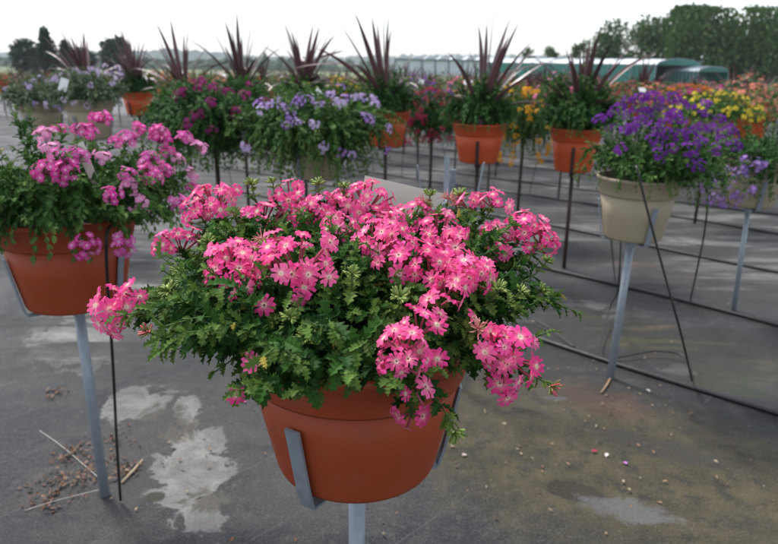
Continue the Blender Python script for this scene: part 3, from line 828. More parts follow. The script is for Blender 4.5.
flower_pot_plant(pMg, .14, 'bushy dark magenta flowered plant spilling over its hidden pot in the middle row', 53, M_BLACK, G_DARK, [(.26, .012, .12), (.36, .02, .19)], (.2, .02, .1), 10, (7, 11), .013,
   0.37, .22, 'thin black post stand under the bushy dark magenta plant', M_RUST, down=.30, stems=420, skirt=.62, h=.16, leaf=.028,
   pts=[(195, 82), (202, 80), (183, 92), (212, 88), (228, 92), (210, 102), (197, 115), (187, 125), (211, 130), (222, 90), (178, 96), (245, 96), (236, 110), (247, 146), (200, 86)])
pF = place(88, 99, 4.5)
flower_pot_plant(pF, .172, 'large beige pot of pale lavender flowers with a white tag at far left', 55, M_BEIGE, G_GREY, [(.42, .30, .55), (.55, .42, .62)], (.6, .6, .6), 14, (5, 8), .012,
   .26, .20, 'galvanised pole stand under the beige pot of pale lavender flowers', M_GALV, down=.05, stems=150, h=.27, pts=[(91, 85), (74, 103), (87, 106), (75, 70), (92, 70), (115, 78), (120, 75), (118, 68), (80, 72), (105, 66), (112, 84)])
pG = place(40, 101, 4.8)
flower_pot_plant(pG, .165, 'grey beige pot of pale violet petunias cut by the left edge of the view', 57, M_BEIGE, G_GREY, [(.34, .24, .55)], (.7, .65, .75), 16, (3, 5), .016,
   .24, .17, 'galvanised pole stand under the pale violet petunias at the left edge', M_GALV, down=.1, stems=110)
pN = place(432, 128, 5.2)
flower_pot_plant(pN, .075, 'round bush of crimson flowers on a thin dark post between two orange pots', 59, M_RUST, G_DARK, [(.34, .010, .045), (.45, .02, .10)], (.2, .02, .05), 100, (5, 8), .013,
   .225, .30, 'thin dark post stand under the round crimson bush', M_RUST, down=.16, stems=150, h=.06, low=-.45, skirt=.45)
pO = place(524, 130, 4.9)
flower_pot_plant(pO, .075, 'trailing bush of golden yellow flowers between the two orange cordyline pots at right', 61, M_RUST, G_SOFT, [(.74, .36, .012), (.78, .45, .02)], (.5, .2, .0), 100, (4, 7), .013,
   .25, .30, 'thin dark post stand under the golden yellow trailing bush', M_RUST, down=.24, stems=140, h=.06, low=-.8, skirt=.55)
pY = place(712, 118, 5.4)
flower_pot_plant(pY, .15, 'bush of lemon yellow flowers just behind the deep purple verbena', 63, M_BEIGE, G_SOFT, [(.72, .62, .05)], (.7, .5, .02), 90, (3, 4), .015, .38, .21,
   'post stand under the lemon yellow bush behind the deep purple verbena', M_RUST, down=.05, stems=110, h=.2, low=.0)
pOr = place(688, 104, 7.2)
flower_pot_plant(pOr, .15, 'bush of orange flowers beyond the lemon yellow one at right', 65, M_BEIGE, G_SOFT, [(.62, .13, .02), (.68, .19, .03)], (.5, .2, .0), 95, (4, 6), .015, .36, .2,
   'post stand under the orange bush beyond the lemon yellow one', M_RUST, down=.05, stems=90, h=.2, low=.0)

# white tags standing in pots
def white_tag(p, w, h, rot, label, name='plant_label'):
    m = MB(); m.box((0, 0, h / 2), (w, .002, h)); o = m.build(name, M_WHITE, tint=False); o.location = p; o.rotation_euler = rot
    return tag(o, label, 'plant label')
white_tag(at_d(311, 100, 3.12), .035, .075, (R(-30), R(48), R(10)), 'white plastic tag tilted up from the lilac verbena')
white_tag(at_d(62, 91, 4.28), .055, .085, (R(-12), R(16), 0), 'white plastic tag in the pale lavender plant at far left')
white_tag(at_d(421, 84, 6.6), .05, .045, (R(-25), R(8), 0), 'white tag just above the round crimson bush')
white_tag(at_d(468, 85, 4.4), .06, .04, (R(-40), R(5), 0), 'white tag at the back of the orange pot above the empty galvanised stand')
white_tag(at_d(643, 92, 7.5), .09, .06, (R(-40), R(5), .2), 'white tag standing behind the top of the deep purple verbena')

# the empty galvanised stand
ce_ = at_d(449, 201, 2.55)
t = empty('empty_stand', (ce_.x, ce_.y, 0)); tag(t, 'empty galvanised stand with bare upright arms behind the coral pink verbena', 'pot stand')
m = MB(); m.tube([(0, 0, -.05), (0, 0, ce_.z - .006)], .0145, 16); m.build('pole', M_GALV, t, smooth=True, tint=False)
m = MB(); m.lathe([(0, ce_.z - .04), (.021, ce_.z - .04), (.022, ce_.z - .007), (0, ce_.z - .007)], 16); m.build('collar', M_GALV, t, tint=False)
ae = math.atan2(-ce_.y, -ce_.x)
for k, (da, hgt, w) in enumerate(((5, .145, .021), (93, .155, .012), (187, .16, .021), (-84, .14, .012))):
    strap_mb([(.004, ce_.z - .006), (.085, ce_.z - .006), (.098, ce_.z - .002), (.104, ce_.z + .012), (.118, ce_.z + hgt * .6), (.126, ce_.z + hgt)], w, .005, ae + R(da)).build('arm', M_GALV, t, tint=False)

# ------------------------------------------------------------------ irrigation pipes and drip tubes on the ground
p1, p2 = ground(500, 325), ground(740, 405)
q1, q2 = ground(545, 268), ground(740, 318)
dv = (p2 - p1).normalized()
def row_pipe(base, d, a, b, label, r=.010, grp=None):
    n = 26; pts = []
    for i in range(n + 1):
        s = a + (b - a) * i / n; p = base + d * s
        pts.append((p.x + .02 * math.sin(s * 3.1 + base.x * 5), p.y + .025 * math.cos(s * 1.7 + base.y * 7), gz(p.y) + r * .9))
    return tube_thing(pts, r, label, 'pipe', 'irrigation_pipe', M_BLACK, 8, grp, 2)
row_pipe(p1, dv, -3.2, 2.2, 'black irrigation pipe on the ground at the foot of the pale galvanised pole at right', .0105)
row_pipe(q1, (q2 - q1).normalized(), -4.0, 2.4, 'black irrigation pipe on the ground behind the pale galvanised pole at right', .0105)
nrm2 = Vector((-dv.y, dv.x, 0)); nrm2 = nrm2 if nrm2.y > 0 else -nrm2
sp_row = (q1 - p1).dot(nrm2)
for k in range(2, 7):
    row_pipe(p1 + nrm2 * (sp_row * k + (.0, .12, -.1, .15, .05)[k - 2]), dv, -5.5 - k * .6, 3 + k * .8, 'black irrigation pipe lying along a row in the middle distance', .0105, 'irrigation pipes in the middle distance')
def near(px, py, dep): return tuple(at_d(px, py, dep))
yb = ry_
tube_thing([near(636, 166, 2.22), near(638, 172, 2.20), near(646, 205, 2.22), near(662, 265, 2.28), near(680, 330, 2.36), tuple(ground(691, 384) + Vector((0, 0, .02))), tuple(ground(692, 389) + Vector((0, 0, .008)))], .0042,
           'long black drip tube slanting down in front of the beige pot of deep purple verbena', 'drip tube', 'drip_tube')
tube_thing([tuple(ground(692, 388) + Vector((0, 0, .01))), tuple(ground(684, 363) + Vector((0, 0, .03))), tuple(ground(655, 357) + Vector((0, 0, .03))), tuple(ground(625, 360) + Vector((0, 0, .02))), tuple(ground(603, 362) + Vector((0, 0, .012)))], .004,
           'black tube lying along the ground to the foot of the pale galvanised pole', 'drip tube', 'drip_tube')
tube_thing([near(621, 238, 2.75), near(618, 290, 2.8), tuple(ground(609, 322) + Vector((0, 0, .10))), tuple(ground(601, 345) + Vector((0, 0, .03))), tuple(ground(602, 362) + Vector((0, 0, .008)))], .004,
           'black drip tube bowing out just left of the pale galvanised pole', 'drip tube', 'drip_tube')
tube_thing([near(708, 203, 3.0), near(704, 235, 3.1), near(697, 270, 3.2), tuple(ground(690, 302) + Vector((0, 0, .008)))], .0042, 'black drip tube hanging below the violet petunias at the right edge', 'drip tube', 'drip_tube')
tube_thing([near(610, 215, 3.3), near(612, 250, 3.4), tuple(ground(615, 281) + Vector((0, 0, .008)))], .0035, 'thin black drip tube behind the beige pot of deep purple verbena', 'drip tube', 'drip_tube')
tube_thing([tuple(ground(512, 326) + Vector((0, 0, .008))), tuple(ground(520, 322) + Vector((0, 0, .04))), tuple(ground(545, 331) + Vector((0, 0, .03))), tuple(ground(575, 350) + Vector((0, 0, .012)))], .0042,
           'loose black tube end curling beside the pipe right of the coral pink verbena', 'drip tube', 'drip_tube')
for k, (a, b, d1) in enumerate((((405, 112), (402, 172), 5.2), ((436, 130), (447, 168), 5.6), ((545, 140), (530, 190), 5.0), ((265, 165), (243, 188), 4.0), ((225, 165), (232, 186), 4.0), ((350, 170), (352, 190), 4.2), ((415, 130), (418, 178), 5.4))):
    e = ground(*b)
    tube_thing([near(a[0], a[1], d1), tuple(Vector(near(a[0], a[1], d1)) * .4 + Vector((e.x, e.y, .1)) * .6), (e.x, e.y, gz(e.y) + .006)], .0038, 'thin black drip tube hanging among the middle rows', 'drip tube', 'drip_tube', group='drip tubes of the middle rows')

# ------------------------------------------------------------------ litter on the ground
def litter(name, spots, n, size, cols, seed, mat=M_STEM):
    g = np.random.default_rng(seed); P, D, N_, T, Z = [], [], [], [], []
    for (px, py, rad, wgt) in spots:
        c = ground(px, py)
        for i in range(int(n * wgt)):
            a = g.random() * 6.28; r = rad * g.random() ** .7
            P.append((c.x + math.cos(a) * r, c.y + math.sin(a) * r, .005 + .008 * g.random()))
            D.append((math.cos(a * 3), math.sin(a * 3), g.normal(0, .15))); N_.append((g.normal(0, .35), g.normal(0, .35), 1))
            T.append(np.array(cols[g.integers(len(cols))]) * (1 + .2 * g.standard_normal())); Z.append(size * (.4 + g.random()))
    mb = MB(); tv, tf = LEAF['small']
    mb.scatter(tv, tf, frames(np.array(D), np.array(N_)) * np.array(Z)[:, None, None], np.array(P), np.clip(np.array(T), 0, 1))
    o = mb.build(name, mat); return o
o = litter('dead_leaves', [(60, 490, .12, 1.0), (105, 470, .08, .6), (70, 455, .07, .5), (55, 395, .05, .25), (130, 470, .05, .3), (120, 440, .12, .3)], 130, .016, [(.05, .022, .012), (.09, .035, .02), (.13, .07, .035)], 3)
tag(o, 'dark brown dead leaves and bark bits heaped round the foot of the left pole', 'leaf litter', kind='stuff')
o = litter('leaf_litter', [(600, 440, .6, 1.0), (660, 400, .5, .6), (180, 440, .4, .6), (480, 450, .3, .3), (650, 290, .7, 1), (380, 500, .6, .6), (560, 300, .8, .5)], 70, .013, [(.22, .13, .07), (.10, .05, .025), (.20, .15, .09), (.26, .21, .14), (.06, .035, .02)], 4)
tag(o, 'scattered dry leaf scraps and petals over the wet ground', 'leaf litter', kind='stuff')
for k, (px, py, col, lab) in enumerate(((626, 466, (.62, .25, .62), 'fallen lilac petal on the olive mud'), (597, 453, (.45, .05, .12), 'fallen dark pink petal on the olive mud'), (607, 455, (.75, .72, .66), 'fallen white petal beside the dark pink petal on the olive mud'),
                            (646, 391, (.75, .72, .66), 'fallen white petal just in front of the black pipe at right'), (462, 457, (.75, .55, .55), 'fallen pale pink petal on the ground right of the front pot'), (245, 404, (.62, .12, .4), 'fallen magenta petal left of the front pot'))):
    c = ground(px, py); tv, tf = LEAF['small']
    o = newobj('fallen_petal', tv * .02 * np.array((1.3, 1, 1)), tf, M_PETAL, None, np.broadcast_to(np.array(col), (len(tv), 3)))
    o.location = (c.x, c.y, .008); o.rotation_euler = (0, 0, k * 1.3); tag(o, lab, 'petal')
def stick(pa, pb, r, col, lab):
    a, b = ground(*pa), ground(*pb); m = MB(); m.tube([(a.x, a.y, .006), ((a.x + b.x) / 2 + .004, (a.y + b.y) / 2, .009), (b.x, b.y, .006)], [r, r * .9, r * .6], 6, col); o = m.build('dry_stalk', M_STEM, smooth=True); tag(o, lab, 'stick')
for pa, pb, lab in (((40, 432), (101, 482), 'thin pale string on the ground running up to the left pole from behind'), ((25, 512), (101, 492), 'thin white string on the ground in front of the left pole')):
    a, b = ground(*pa), ground(*pb)
    tube_thing([(a.x, a.y, .006), ((a.x * .6 + b.x * .4), (a.y * .6 + b.y * .4) + .008, .007), (b.x, b.y, .01)], .0008, lab, 'string', 'ground_string', M_CARD, 5)
stick((122, 484), (143, 461), .0045, (.42, .34, .22), 'dry straw stalk lying beside the left pole')
stick((610, 380), (601, 394), .005, (.30, .20, .12), 'broken brown stick at the foot of the pale galvanised pole')

# ------------------------------------------------------------------ rows of potted plants beyond
PAL = {'scarlet': (.55, .025, .02), 'pink': (.70, .16, .30), 'orange': (.68, .17, .02), 'yellow': (.75, .48, .03), 'purple': (.20, .04, .38), 'magenta': (.42, .025, .20),
       'cream': (.75, .68, .48), 'crimson': (.32, .015, .05), 'salmon': (.72, .24, .17), 'green': (.12, .2, .05)}
gF = np.random.default_rng(77)
def far_foliage(seed, rx, up, n, greens, down=.1, size=.055):
    g = np.random.default_rng(seed); mb = MB(); tv, tf = LEAF['tuft']
    a = g.random(n) * 6.283; se = -.35 + 1.35 * g.random(n); se = np.clip(se, -.35, .995); ce = np.sqrt(1 - se ** 2)
    lump = (1 + .13 * np.sin(3 * a + seed) + .1 * np.sin(5 * a + 2 * se + seed)) * (.72 + .36 * g.random(n))
    P = np.stack([np.cos(a) * ce * rx * lump, np.sin(a) * ce * rx * lump, np.where(se > 0, up * se * lump, down * se * 2.5)], 1)
    D = norm(P * np.array((1, 1, .6)) + g.normal(0, .12, (n, 3))); N_ = norm(P + np.array((0, 0, .25)) + g.normal(0, .2, (n, 3)))
    m = g.random((n, 1)); T = np.array(greens[0]) * (1 - m) + np.array(greens[2]) * m * .8
    mb.scatter(tv, tf, frames(D, N_) * (size * (.6 + .8 * g.random(n)))[:, None, None], P - D * size * .4, np.clip(T * (1 + .2 * g.standard_normal((n, 1))), .003, 1))
    return mb
def far_blossoms(seed, rx, up, n, col, fr):
    g = np.random.default_rng(seed); mb = MB(); tv, tf, tc_ = FLO1
    out = []
    a = g.random(n) * 6.283; se = np.clip(-.15 + 1.2 * g.random(n), -.15, .99); ce = np.sqrt(1 - se ** 2)
    lump = 1.0 + .13 * np.sin(3 * a + seed) + .1 * np.sin(5 * a + 2 * se + seed) + .03 * g.standard_normal(n)
    P = np.stack([np.cos(a) * ce * rx * lump, np.sin(a) * ce * rx * lump, np.where(se > 0, up * se * lump, up * se)], 1)
    N_ = norm(P / np.array((rx, rx, up)) + np.array((0, 0, .3)) + g.normal(0, .25, (n, 3)))
    x = norm(np.cross(N_, g.normal(0, 1, (n, 3)))); y = np.cross(N_, x)
    mats = np.stack([x, y, N_], -1) * (fr * (.7 + .6 * g.random(n)))[:, None, None]
    mb.scatter(tv, tf, mats, P, petal_tint(tc_, col, np.array(col) * .8, n, .15, pale=.2))
    return mb
greens_far = [G_SOFT, G_DARK, G_GREY]
fol_me = meshes_of([far_foliage(s, .30 + .05 * (s % 3), .22 + .03 * (s % 2), 420, greens_far[s % 3]) for s in range(6)], 'foliage', M_LEAF)
blo_me = {k: meshes_of([far_blossoms(s, .30 + .05 * (s % 3), .22 + .03 * (s % 2), 150, c, .021) for s in range(6)], 'blossom', M_PETAL) for k, c in PAL.items() if k != 'green'}
def simple_pot():
    mb = MB(); mb.lathe([(0, -.24), (.115, -.24), (.15, -.07), (.158, -.07), (.165, 0), (.155, .001), (.15, -.03), (0, -.03)], 24); return mb
pot_me = [meshes_of([simple_pot()], 'pot', M_TERRA_LIT)[0], meshes_of([simple_pot()], 'pot', M_BEIGE)[0]]
def far_sword(seed):
    root = empty('tmp', (0, 0, 0)); L = cordyline(root, 20, .48, seed, .0, .03); mb = MB()
    for o in L:
        n = len(o.data.vertices); v = np.empty(n * 3); o.data.vertices.foreach_get('co', v)
        c = np.empty(n * 4); o.data.attributes['tint'].data.foreach_get('color', c)
        mb.add(v.reshape(-1, 3), [tuple(p.vertices) for p in o.data.polygons], (.07, .032, .036)); bpy.data.objects.remove(o)
    bpy.data.objects.remove(root); return mb
sword_me = meshes_of([far_sword(s) for s in (31, 32, 33)], 'sword_leaves', M_SWORD)
stand_src = MB(); stand_src.tube([(0, 0, -.05), (0, 0, .70)], .012, 8); far_pole = meshes_of([stand_src], 'pole', M_RUST)[0]
arm_me = meshes_of([strap_mb([(.004, .70), (.105, .70), (.118, .712), (.135, .82)], .02, .004, a) for a in (-1.9, .2, 2.3)], 'arm', M_RUST)

known = [(o.location.x, o.location.y) for o in S.objects if o.parent is None and o.get('category') == 'potted plant']
def zone(px):
    if px < 130: return ['scarlet', 'scarlet', 'purple', 'pink', 'crimson', 'green', 'green']
    if px < 300: return ['orange', 'salmon', 'yellow', 'green', 'green', 'yellow', 'salmon', 'magenta', 'scarlet', 'green']
    if px < 400: return ['yellow', 'orange', 'scarlet', 'green', 'orange', 'green', 'cream']
    if px < 500: return ['cream', 'crimson', 'purple', 'green', 'yellow', 'pink', 'pink']
    if px < 600: return ['pink', 'scarlet', 'yellow', 'pink', 'purple', 'magenta', 'cream']
    return ['pink', 'pink', 'yellow', 'pink', 'magenta', 'magenta', 'salmon', 'crimson', 'green']
ndir = nrm2; count = 0
rows_s = sp_row
for k in range(3, 27):
    for j in range(-34, 34):
        if count >= 290: break
        base = p1 + ndir * (rows_s * k + .1) + dv * (j * 1.0 + (k % 2) * .5)
        x = base.x + gF.normal(0, .09); y = base.y + gF.normal(0, .09)
        if y < 5.1 or y > 22: continue
        px, py = project((x, y, gz(y) + 1.0))
        if px < -30 or px > 808: continue
        if min(math.hypot(x - a, y - b) for a, b in known) < .52: continue
        zc = zone(px + gF.normal(0, 25)); col = zc[gF.integers(len(zc))]
        zg = gz(y); v = int(gF.integers(6))
        side = 'left' if px < 260 else ('middle' if px < 520 else 'right')
        cordy = gF.random() < (.30 if px < 600 else .18)
        r = empty('potted_plant', (x, y, zg + .95 + gF.normal(0, .02)), gF.random() * 6.28)
        link('pot', pot_me[int(gF.random() < .4)], r); link('foliage', fol_me[v], r)
        if col != 'green': b = link('blossom', blo_me[col][v], r); b['kind'] = 'stuff'
        if cordy: sw_ = link('sword_leaves', sword_me[int(gF.integers(3))], r); sw_['kind'] = 'stuff'
        nm = {'green': 'leafy green plant'}.get(col, col + ' flowered plant')
        nm = nm + (' with bronze sword leaves' if cordy else '')
        lab = f'potted {nm} in the crowded far rows towards the {side}'
        tag(r, lab, 'potted plant', f'potted {nm}s in the far rows, {side}')
        sc = .9 + .25 * gF.random(); r.scale = (sc, sc, sc)
        st = empty('pot_stand', (x, y, zg)); link('pole', far_pole, st)
        for a_ in arm_me: link('arm', a_, st)
        tag(st, f'dark post stand under a plant of the far rows towards the {side}', 'pot stand', f'post stands of the far rows, {side}')
        count += 1
print('FIELD', count)
# the rest of the nursery field beyond, too far to count
for nm_, cols_, sd_ in (('distant_flower_rows', None, 5),):
    mb = MB(); tv, tf, tc_ = FLO1; tlv, tlf = LEAF['tuft']; g = np.random.default_rng(sd_)
    for k in range(20, 46):
        for j in range(-60, 60):
            base = p1 + ndir * (rows_s * k) + dv * (j * 1.2)
            x, y = base.x + g.normal(0, .1), base.y + g.normal(0, .1)
            if y < 22.2 or y > 43 or abs(x) > .72 * y: continue
            px, _ = project((x, y, 0)); zc = zone(px + g.normal(0, 30)); col = PAL[zc[g.integers(len(zc))]]
            n = 46; P = g.normal(0, 1, (n, 3)); P = norm(P) * np.array((.38, .38, .3)); P[:, 2] = np.abs(P[:, 2])
            D = norm(P + np.array((0, 0, .02))); N_ = norm(P + np.array((0, 0, .3)))
            off = np.array((x, y, gz(y) + .9))
            mb.scatter(tlv, tlf, frames(D, N_ + g.normal(0, .2, (n, 3))) * .16, P * .8 + off, np.clip(np.array((.05, .10, .03)) * (1 + .3 * g.standard_normal((n, 1))), .003, 1))
            if col != PAL['green']:
                m_ = 26; P2 = norm(g.normal(0, 1, (m_, 3))) * np.array((.38, .38, .3)); P2[:, 2] = np.abs(P2[:, 2])
                N2 = norm(P2 + np.array((0, 0, .3))); x2 = norm(np.cross(N2, g.normal(0, 1, (m_, 3)))); y2 = np.cross(N2, x2)
                mb.scatter(tv, tf, np.stack([x2, y2, N2], -1) * .06, P2 * 1.05 + off, petal_tint(tc_, col, col, m_, .15))
    o = mb.build('distant_flower_rows', M_LEAF); tag(o, 'far off rows of mixed flowering plants merging into one band of colour', 'flower field', kind='stuff')

# ------------------------------------------------------------------ greenhouses
M_TEAL = flat_mat('teal_shade_net', (.022, .17, .135), .6, .25, 3)
M_FILM = flat_mat('white_film', (.62, .66, .66), .4, .12, 2)
M_GLASS = flat_mat('pale_glasshouse', (.55, .62, .66), .3, .12, 1.5)
M_DARKROOF = flat_mat('grey_glazing_bar', (.10, .13, .15), .5, .2, 2)
def tunnel(p0, p1, width, h, label, nb=9):
    """walk-in tunnel along p0-p1 with film roof and teal net sides, local origin at p0's ground"""
    d = Vector((p1[0] - p0[0], p1[1] - p0[1], 0)); L = d.length
    t = empty('polytunnel', (p0[0], p0[1], p0[2]), math.atan2(d.y, d.x)); tag(t, label, 'greenhouse')
    hw = width / 2; wall = h * .88; K = 10
    def arc(r=1.0): return [(hw * r * math.cos(math.pi * k / K), wall + (h - wall) * r * math.sin(math.pi * k / K)) for k in range(K + 1)]
    mb = MB(); A = arc(1.0); B_ = arc(.985); n = 12; vs = []
    for i in range(n + 1):
        sag = .012 * math.sin(i * 2.1)
        for (yy, zz) in A: vs.append((L * i / n, yy, zz + sag))
        for (yy, zz) in B_: vs.append((L * i / n, yy, zz + sag))
    c = 2 * (K + 1); fs = []
    for i in range(n):
        for k in range(K):
            a = i * c + k; fs.append((a, a + 1, a + c + 1, a + c)); a2 = a + K + 1; fs.append((a2, a2 + c, a2 + c + 1, a2 + 1))
    mb.add(vs, fs); mb.build('roof_film', M_FILM, t, smooth=True, tint=False)
    for sg in (-1, 1):
        mb = MB(); mb.box((L / 2, sg * (hw + .012), wall * .68), (L - .05, .02, wall * .62)); mb.build('side_net', M_TEAL, t, tint=False)
        mb = MB(); mb.box((L / 2, sg * hw * .99, wall + .02), (L, .05, .05)); mb.build('gutter_rail', M_GALV, t, tint=False)
    for i in range(nb + 1):
        x = L * i / nb
        for sg in (-1, 1):
            mb = MB(); mb.tube([(x, sg * (hw + .045), -.1), (x, sg * (hw + .045), wall)], .03, 8); mb.build('post', M_GALV, t, tint=False)
        mb = MB(); mb.tube([(x, yy * 1.01, zz + .015) for yy, zz in A], .025, 6); mb.build('hoop', M_GALV, t, tint=False)
    mb = MB(); vs = [(L + .01, yy * .98, zz) for yy, zz in A] + [(L + .03, yy * .98, zz) for yy, zz in A]; n_ = K + 1
    fs = [tuple(range(n_)), tuple(range(2 * n_ - 1, n_ - 1, -1))] + [(k, k + n_, k + 1 + n_, k + 1) for k in range(K)]
    mb.add(vs, fs); mb.build('end_panel', M_TEAL, t, tint=False)
    return t
def gnd_at(px, y):
    p = at_y(px, 60, y); return (p.x, y, gz(y))
tunnel(gnd_at(505, 50), gnd_at(680, 38), 4.0, 2.72, 'long walk-in tunnel with white roof and teal netting in front of the trees at right')
tunnel(gnd_at(683, 40), gnd_at(716, 38.5), 3.6, 2.22, 'short teal sided tunnel at the right hand end of the long one')
def glasshouse(x0, x1, y, h, label, bays=10):
    zb = gz(y); t = empty('glasshouse', (x0, y, zb)); tag(t, label, 'greenhouse'); L = x1 - x0; w = L / bays
    mb = MB(); mb.box((L / 2, 3, h * .38), (L, 6, h * .76)); mb.build('wall', M_GLASS, t, tint=False)
    for i in range(bays):
        a = i * w; mb = MB(); e = h * .77
        mb.add([(a, -.2, e), (a + w / 2, -.2, h), (a + w, -.2, e), (a, 6.2, e), (a + w / 2, 6.2, h), (a + w, 6.2, e)], [(0, 1, 4, 3), (1, 2, 5, 4), (0, 2, 1), (3, 4, 5), (0, 3, 5, 2)]); mb.build('roof', M_GLASS, t, tint=False)
        mb = MB(); mb.box((a, -.05, h * .38), (.25, .12, h * .75)); mb.build('glazing_bar', M_DARKROOF, t, tint=False)
    mb = MB(); mb.box((L / 2, -.3, h * .8), (L, .2, h * .08)); mb.build('gutter', M_DARKROOF, t, tint=False)
xa = at_y(395, 60, 130).x; xb = at_y(530, 60, 130).x
glasshouse(xa, xb, 130, 3.6, 'long low pale glasshouse far off at the horizon in the middle')

# ------------------------------------------------------------------ trees and hills
def tree(px, y, top_py, wpx, label, seed, greens, dens=900, trunk_frac=.3, leaf=.28, conifer=False, weep=False, name='tree', trunks=1):
    b = at_y(px, 60, y); zg = gz(y); zt = at_y(px, top_py, y).z; H = zt - zg
    scale = Vector(ray(px, 60)).length; Wd = wpx / F * (y / ray(px, 60).y)
    t = empty(name, (b.x, y, zg)); tag(t, label, 'tree')
    g = np.random.default_rng(seed)
    mb = MB(); mb.tube([(0, 0, -.2), (g.normal(0, .03) * H, 0, H * .35), (g.normal(0, .04) * H, 0, H * .7), (0, 0, H * .92)], [H * .035, H * .028, H * .015, H * .004], 10)
    limbs = []
    for i in range(9):
        a = i * 2.4; z0 = H * (.28 + .06 * i); r = Wd * .42 * (1 - .06 * i)
        e = np.array((math.cos(a) * r, math.sin(a) * r * .8, min(H * .9, z0 + H * .18)))
        mb.tube([(0, 0, z0), e * .5 + np.array((0, 0, z0 * .45)), e], [H * .013, H * .009, H * .003], 6); limbs.append(e)
    mb.build('trunk', M_BARK, t, smooth=True, tint=False)
    P = []; nb = 26 if not conifer else 34
    for i in range(nb):
        if conifer:
            z = H * (.12 + .86 * (i + .5) / nb); rr = Wd * .5 * (1.05 - z / H) * (.75 + .5 * g.random()); a = i * 2.4
            c = np.array((math.cos(a) * rr * .55, math.sin(a) * rr * .55, z)); rad = np.array((rr * .62 + .1, rr * .62 + .1, H * .07))
        else:
            a = g.random() * 6.28; u = g.random(); z = H * (trunk_frac + (1 - trunk_frac) * (.08 + .86 * u)); prof = math.sin(math.pi * min(.97, .18 + .74 * u)) ** .7
            rr = Wd * .5 * prof * (.3 + .65 * g.random() ** .6)
            c = np.array((math.cos(a) * rr, math.sin(a) * rr * .85, z)); s_ = Wd * (.11 + .09 * g.random()); rad = np.array((s_, s_, s_ * (1.5 if weep else .75)))
        q = norm(g.normal(0, 1, (dens // nb, 3))) * (g.random((dens // nb, 1)) ** .35) * rad + c
        P.append(q)
    P = np.concatenate(P); n = len(P); P[:, 2] = np.minimum(P[:, 2], H * (1 + .02 * g.random(n)))
    D = g.normal(0, 1, (n, 3)) + np.array((0, 0, -1.6 if weep else -.2)); N_ = g.normal(0, .8, (n, 3)) + np.array((0, -.2, 1))
    m = g.random((n, 1)); clump = np.repeat(g.random((nb, 1)), dens // nb, 0)
    T = np.array(greens[0]) * (1 - m * .5 - clump * .5) + np.array(greens[1]) * (m * .5 + clump * .5)
    mb = MB(); tv, tf = LEAF['tuft']
    mb.scatter(tv, tf, frames(D, N_) * (leaf * (.6 + .8 * g.random(n)))[:, None, None], P, np.clip(T * (1 + .15 * g.standard_normal((n, 1))), .002, 1))
    mb.build('crown', M_LEAF, t)
TG_D = ((.012, .035, .022), (.030, .065, .032), (.05, .09, .03)); TG_M = ((.030, .070, .020), (.072, .13, .036), 0); TG_L = ((.05, .10, .025), (.10, .17, .045), 0)
tree(48, 60, 30, 34, 'dark conifer at the left edge of the horizon', 1, TG_D, 1700, .1, .40, True, name='conifer_tree')
tree(66, 66, 42, 24, 'shorter dark conifer just right of the left edge conifer', 2, TG_D, 1300, .1, .38, True, name='conifer_tree')
tree(30, 75, 40, 34, 'dark rounded tree beyond the left edge conifer', 12, TG_D, 1500, .15, .5)
tree(117, 75, 38, 30, 'dark rounded tree behind the bronze cordyline at left', 3, TG_D, 1500, .12, .5)
tree(84, 95, 50, 24, 'low dark tree between the conifers and the rounded tree at left', 17, TG_D, 1000, .1, .6)
tree(528, 75, 48, 13, 'small pale green tree above the left end of the long tunnel', 4, TG_L, 900, .3, .28)
tree(549, 75, 46, 16, 'pale green tree above the middle of the long tunnel', 5, TG_L, 1000, .3, .3)
tree(580, 70, 41, 22, 'bright green tree behind the bronze cordyline at right', 6, TG_L, 1200, .25, .3)
tree(640, 56, 16, 105, 'tall mid green tree behind the long tunnel at right', 7, TG_M, 9000, .03, .30)
tree(703, 50, 6, 120, 'big weeping green tree behind the short tunnel at right', 8, TG_M, 12000, .02, .30, weep=True)
tree(765, 48, 8, 100, 'weeping green tree at the right edge of the view', 9, TG_M, 7000, .03, .30, weep=True)
tree(608, 70, 34, 34, 'dark green tree between the bright green tree and the tall one at right', 10, TG_D, 1800, .12, .4)
tree(728, 62, 30, 60, 'dark green tree showing between the two weeping trees at right', 11, TG_D, 2500, .05, .45)

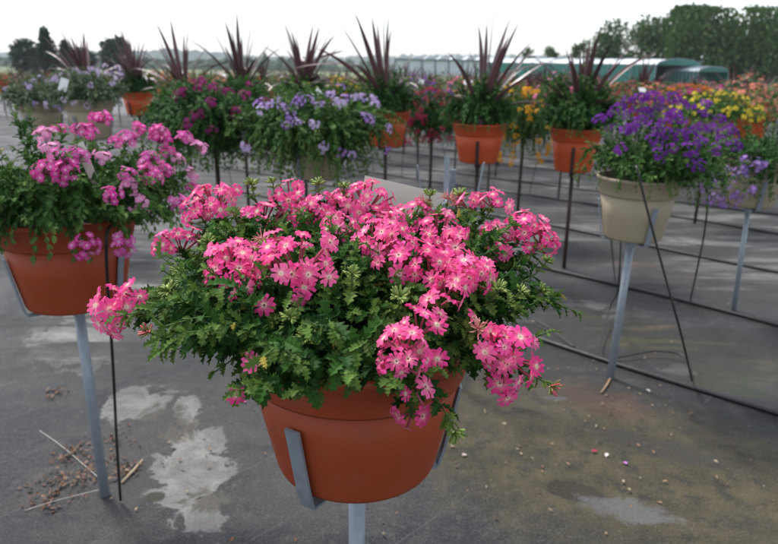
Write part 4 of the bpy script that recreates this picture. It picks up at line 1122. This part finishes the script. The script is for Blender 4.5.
M_WOOD = NT('far_wood'); Pw = M_WOOD.pos()
M_WOOD.l.new(M_WOOD.mix(M_WOOD.noise(.25, 5, Pw), (.028, .050, .035), (.055, .080, .050)), M_WOOD.b.inputs['Base Color']); M_WOOD.b.inputs['Roughness'].default_value = .95
def hill_ridge(name, prof, y, depth, mat, rough, seed, kind='structure'):
    """a ridge of land: outline heights along x, rounded back to front"""
    g = np.random.default_rng(seed); NX = 640; xs = np.linspace(0, 1, NX); K = 8
    pxs = np.array([p[0] for p in prof], float); pys = np.array([p[1] for p in prof], float)
    vs, fs = [], []
    bump = np.convolve(g.normal(0, 1, NX + 10), np.ones(3) / 3, 'valid')[:NX]
    for i, s in enumerate(xs):
        px = pxs[0] + (pxs[-1] - pxs[0]) * s; py = np.interp(px, pxs, pys)
        q = at_y(px, py, y); H = q.z - gz(y)
        H = max(.5, H + rough * bump[i])
        for k in range(K + 1):
            u = k / K; yy = y + depth * (u - .5); zz = gz(y) - .3 + H * math.sin(math.pi * u) ** .6 * (1 + .08 * math.sin(i * .9 + k * 2))
            vs.append((q.x, yy, zz if 0 < k < K else gz(y) - .5))
    c = K + 1
    for i in range(NX - 1):
        for k in range(K): a = i * c + k; fs.append((a, a + c, a + c + 1, a + 1))
    o = newobj(name, np.array(vs), fs, mat, smooth=False); o['kind'] = kind; return o
hill_ridge('hills', [(-60, 54), (100, 52), (150, 51), (172, 49.5), (200, 52), (260, 56), (330, 57), (420, 55), (520, 56), (640, 58), (840, 60)], 900, 160, M_WOOD.m, 2.2, 1)
w = hill_ridge('distant_wood', [(-60, 58), (120, 58), (190, 60), (230, 58), (262, 59), (285, 55), (300, 60), (350, 61), (420, 64), (520, 66), (640, 66), (840, 70)], 160, 14, M_WOOD.m, .8, 2, 'stuff')
tag(w, 'low dark line of far off woodland along the horizon', 'wood')

# ------------------------------------------------------------------ air
hz = MB(); hz.box((0, 500, 20), (2600, 1300, 46)); hzm = bpy.data.materials.new('haze'); hzm.use_nodes = True
for n in list(hzm.node_tree.nodes):
    if n.type != 'OUTPUT_MATERIAL': hzm.node_tree.nodes.remove(n)
pv = hzm.node_tree.nodes.new('ShaderNodeVolumePrincipled'); pv.inputs['Color'].default_value = (.82, .90, .97, 1); pv.inputs['Density'].default_value = .0005
hzm.node_tree.links.new(pv.outputs[0], [n for n in hzm.node_tree.nodes if n.type == 'OUTPUT_MATERIAL'][0].inputs['Volume'])
USE_HAZE = True
if USE_HAZE:
    o = hz.build('haze', hzm, tint=False); o['kind'] = 'stuff'; o['label'] = 'thin pale summer haze over the far fields'; o['category'] = 'haze'
